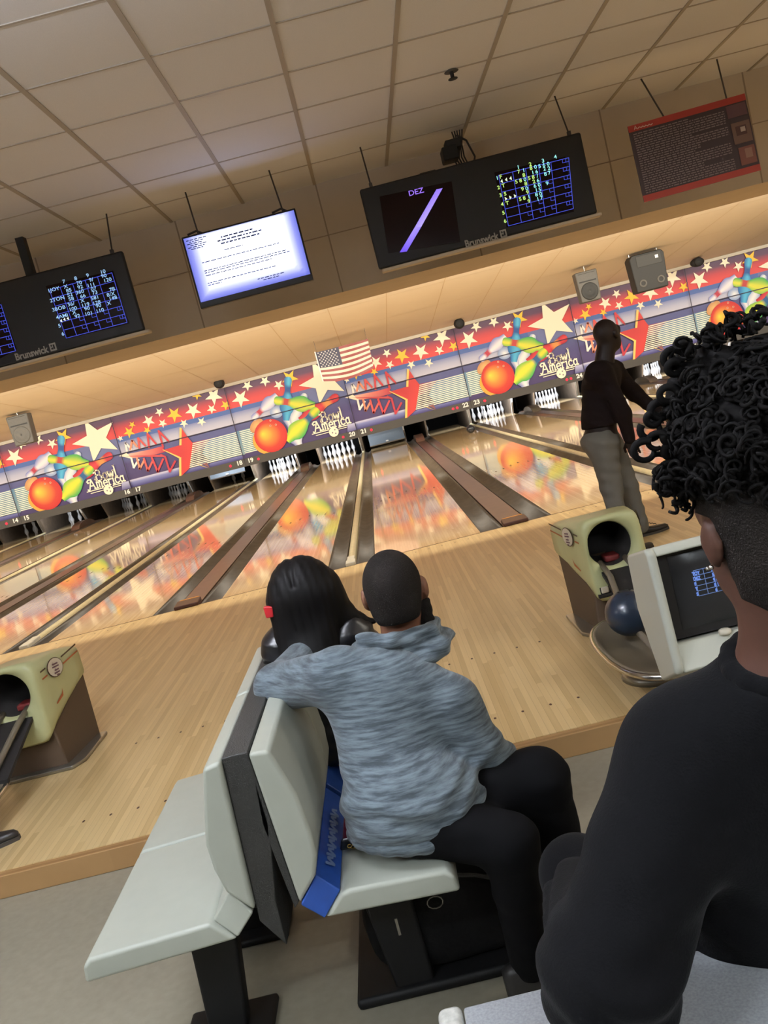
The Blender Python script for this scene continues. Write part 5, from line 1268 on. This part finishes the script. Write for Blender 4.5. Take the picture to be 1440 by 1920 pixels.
def curl(p0, dir_, L, R0, turns, r0):
    dir_ = Vector(dir_).normalized(); u = dir_.orthogonal().normalized(); v = dir_.cross(u); ph = rnd.uniform(0, 6.28); n_ = int(10*turns)+4; pts = []; rs = []
    for i in range(n_+1):
        t = i/n_; a = ph+turns*2*math.pi*t; rr_ = R0*(.35+.75*t)
        c = Vector(p0)+dir_*L*t+Vector((0, 0, -1))*(.05*t*t*L/.1)+(u*math.cos(a)+v*math.sin(a))*rr_; pts.append(c); rs.append(r0*(1-.55*t))
    cm.tube(pts, rs, 6)
for i in range(780):
    a = rnd.uniform(0, 2*math.pi); e = rnd.uniform(-.35, 1)
    d = Vector((math.cos(a)*math.sqrt(max(0, 1-e*e)), math.sin(a)*math.sqrt(max(0, 1-e*e)), e))
    b = v3(HL(.02+d.x*.106, -.01+d.y*.108, .120+d.z*.112)); dw = Vector(np.array([d.x*math.cos(YAWG)+d.y*math.sin(YAWG), -d.x*math.sin(YAWG)+d.y*math.cos(YAWG), d.z]))
    curl(b, dw+Vector((rnd.uniform(-.5,.5), rnd.uniform(-.5,.5), rnd.uniform(-.4,.4))), rnd.uniform(.012, .034), rnd.uniform(.006, .013), rnd.uniform(1, 2.2), rnd.uniform(.0028, .0055))
# loose curls falling forward over the left side, as seen beside the bowler
for px, py, n_, R0 in [(1290,700,7,.012),(1262,760,7,.012),(1250,900,9,.012),(1285,640,6,.010),(1262,900,10,.012),(1275,880,10,.012),(1300,660,10,.012),(1340,625,12,.013),(1385,605,10,.012),(1425,590,10,.012),(1285,800,10,.012),(1300,720,12,.014),(1290,930,8,.009)]:
    for _ in range(n_):
        b = v3(at(px+rnd.uniform(-16, 16), py+rnd.uniform(-18, 18), Y=YG_+rnd.uniform(-.03, .06)))
        curl(b, (rnd.uniform(-1, .3), rnd.uniform(-.3, .6), rnd.uniform(-.8, .3)), rnd.uniform(.008, .026), rnd.uniform(R0*.5, R0), rnd.uniform(.8, 1.6), rnd.uniform(.0025, .005))
# big open ringlets at the forelock
for px, py, r_, th, a0, sp in [(1266,672,21,.0062,0,6.6),(1268,690,15,.006,1,6.0),(1222,806,22,.0052,2.6,5.2),(1212,846,24,.0055,1.2,5.0),(1240,868,22,.0055,4.0,4.6),(1236,828,20,.005,.2,5.0),(1262,818,18,.006,3,6),(1240,770,20,.0062,1,6.2),(1256,740,18,.006,0,6),(1228,786,16,.005,2,5.5),(1262,846,16,.006,2,6.2),(1256,880,14,.006,0,6.2),(1244,908,15,.005,3,5.0)]:
    c = Vector(at(px, py, Y=YG_+.01+.01*math.sin(px))); pts = []; rs = []
    for i in range(19):
        a = a0+sp*i/18; rr_ = r_*.00069*(1-.15*i/18)
        pts.append(c+RT_*math.cos(a)*rr_-DN_*math.sin(a)*rr_*.85+Vector((0, .012*i/18, 0))); rs.append(th*(1-.35*i/18))
    cm.tube(pts, rs, 8)
# clumps joining the loose curls to the crown
cl = [('c', HL(-.03, .02, .12), v3(at(1300, 715, Y=YG_+.02)), .05, .026, None, 1, .03), ('c', v3(at(1300, 715, Y=YG_+.02)), v3(at(1256, 770, Y=YG_+.02)), .020, .010, None, 1, .02), ('c', v3(at(1310, 800, Y=YG_+.01)), v3(at(1285, 900, Y=YG_+.01)), .024, .012, None, 1, .02)]
cp.append(sdf(cl, .006, .03, 0, disp=lambda g: .006*np.sin(110*g[..., 0]+5*np.sin(60*g[..., 2]))*np.sin(105*g[..., 1]+70*g[..., 2])))
n0 = len(cm.v)
tri = np.array(cm.v); 
me = bpy.data.meshes.new('curly_hair'); V = [tuple(np.array(v)-np.array(org)) for v in cm.v]; Fc = list(cm.f)
for v_, f_ in cp:
    b0 = len(V); V += [tuple(q-np.array(org)) for q in v_]; Fc += [tuple(int(i)+b0 for i in f) for f in f_]
me.from_pydata(V, [], Fc); me.materials.append(MT['hair']); me.polygons.foreach_set('use_smooth', [True]*len(Fc))
o = bpy.data.objects.new('curly_hair', me); C.objects.link(o); o.parent = gir
q = ear-np.array(org)
MB().sphere(tuple(v3(HL(-.090, .0, -.030))-np.array(org)), .0035, 10).sphere(tuple(v3(HL(-.088, .012, -.034))-np.array(org)), .003, 10).build('ear_stud', MT['steel'], gir, smooth=True)
shoes_for(gir, org, [((kL_[0]-.03, kL_[1]+.08, -.10), 0), ((kR_[0], kR_[1]+.08, -.10), 0)])
# the seat under that person
t = thing('stool', 'dark padded stool under the curly haired person', 'stool', (pe[0], -6.78, -.10))
MB().box((-.20,-.17,.44),(.20,.17,.50)).build('seat_pad', MT['dark'], t, bevel=.02)
MB().lathe([(0,0),(.18,0),(.17,.02),(.035,.04),(.03,.44),(0,.44)], 24).build('pedestal', MT['metal'], t, smooth=True)
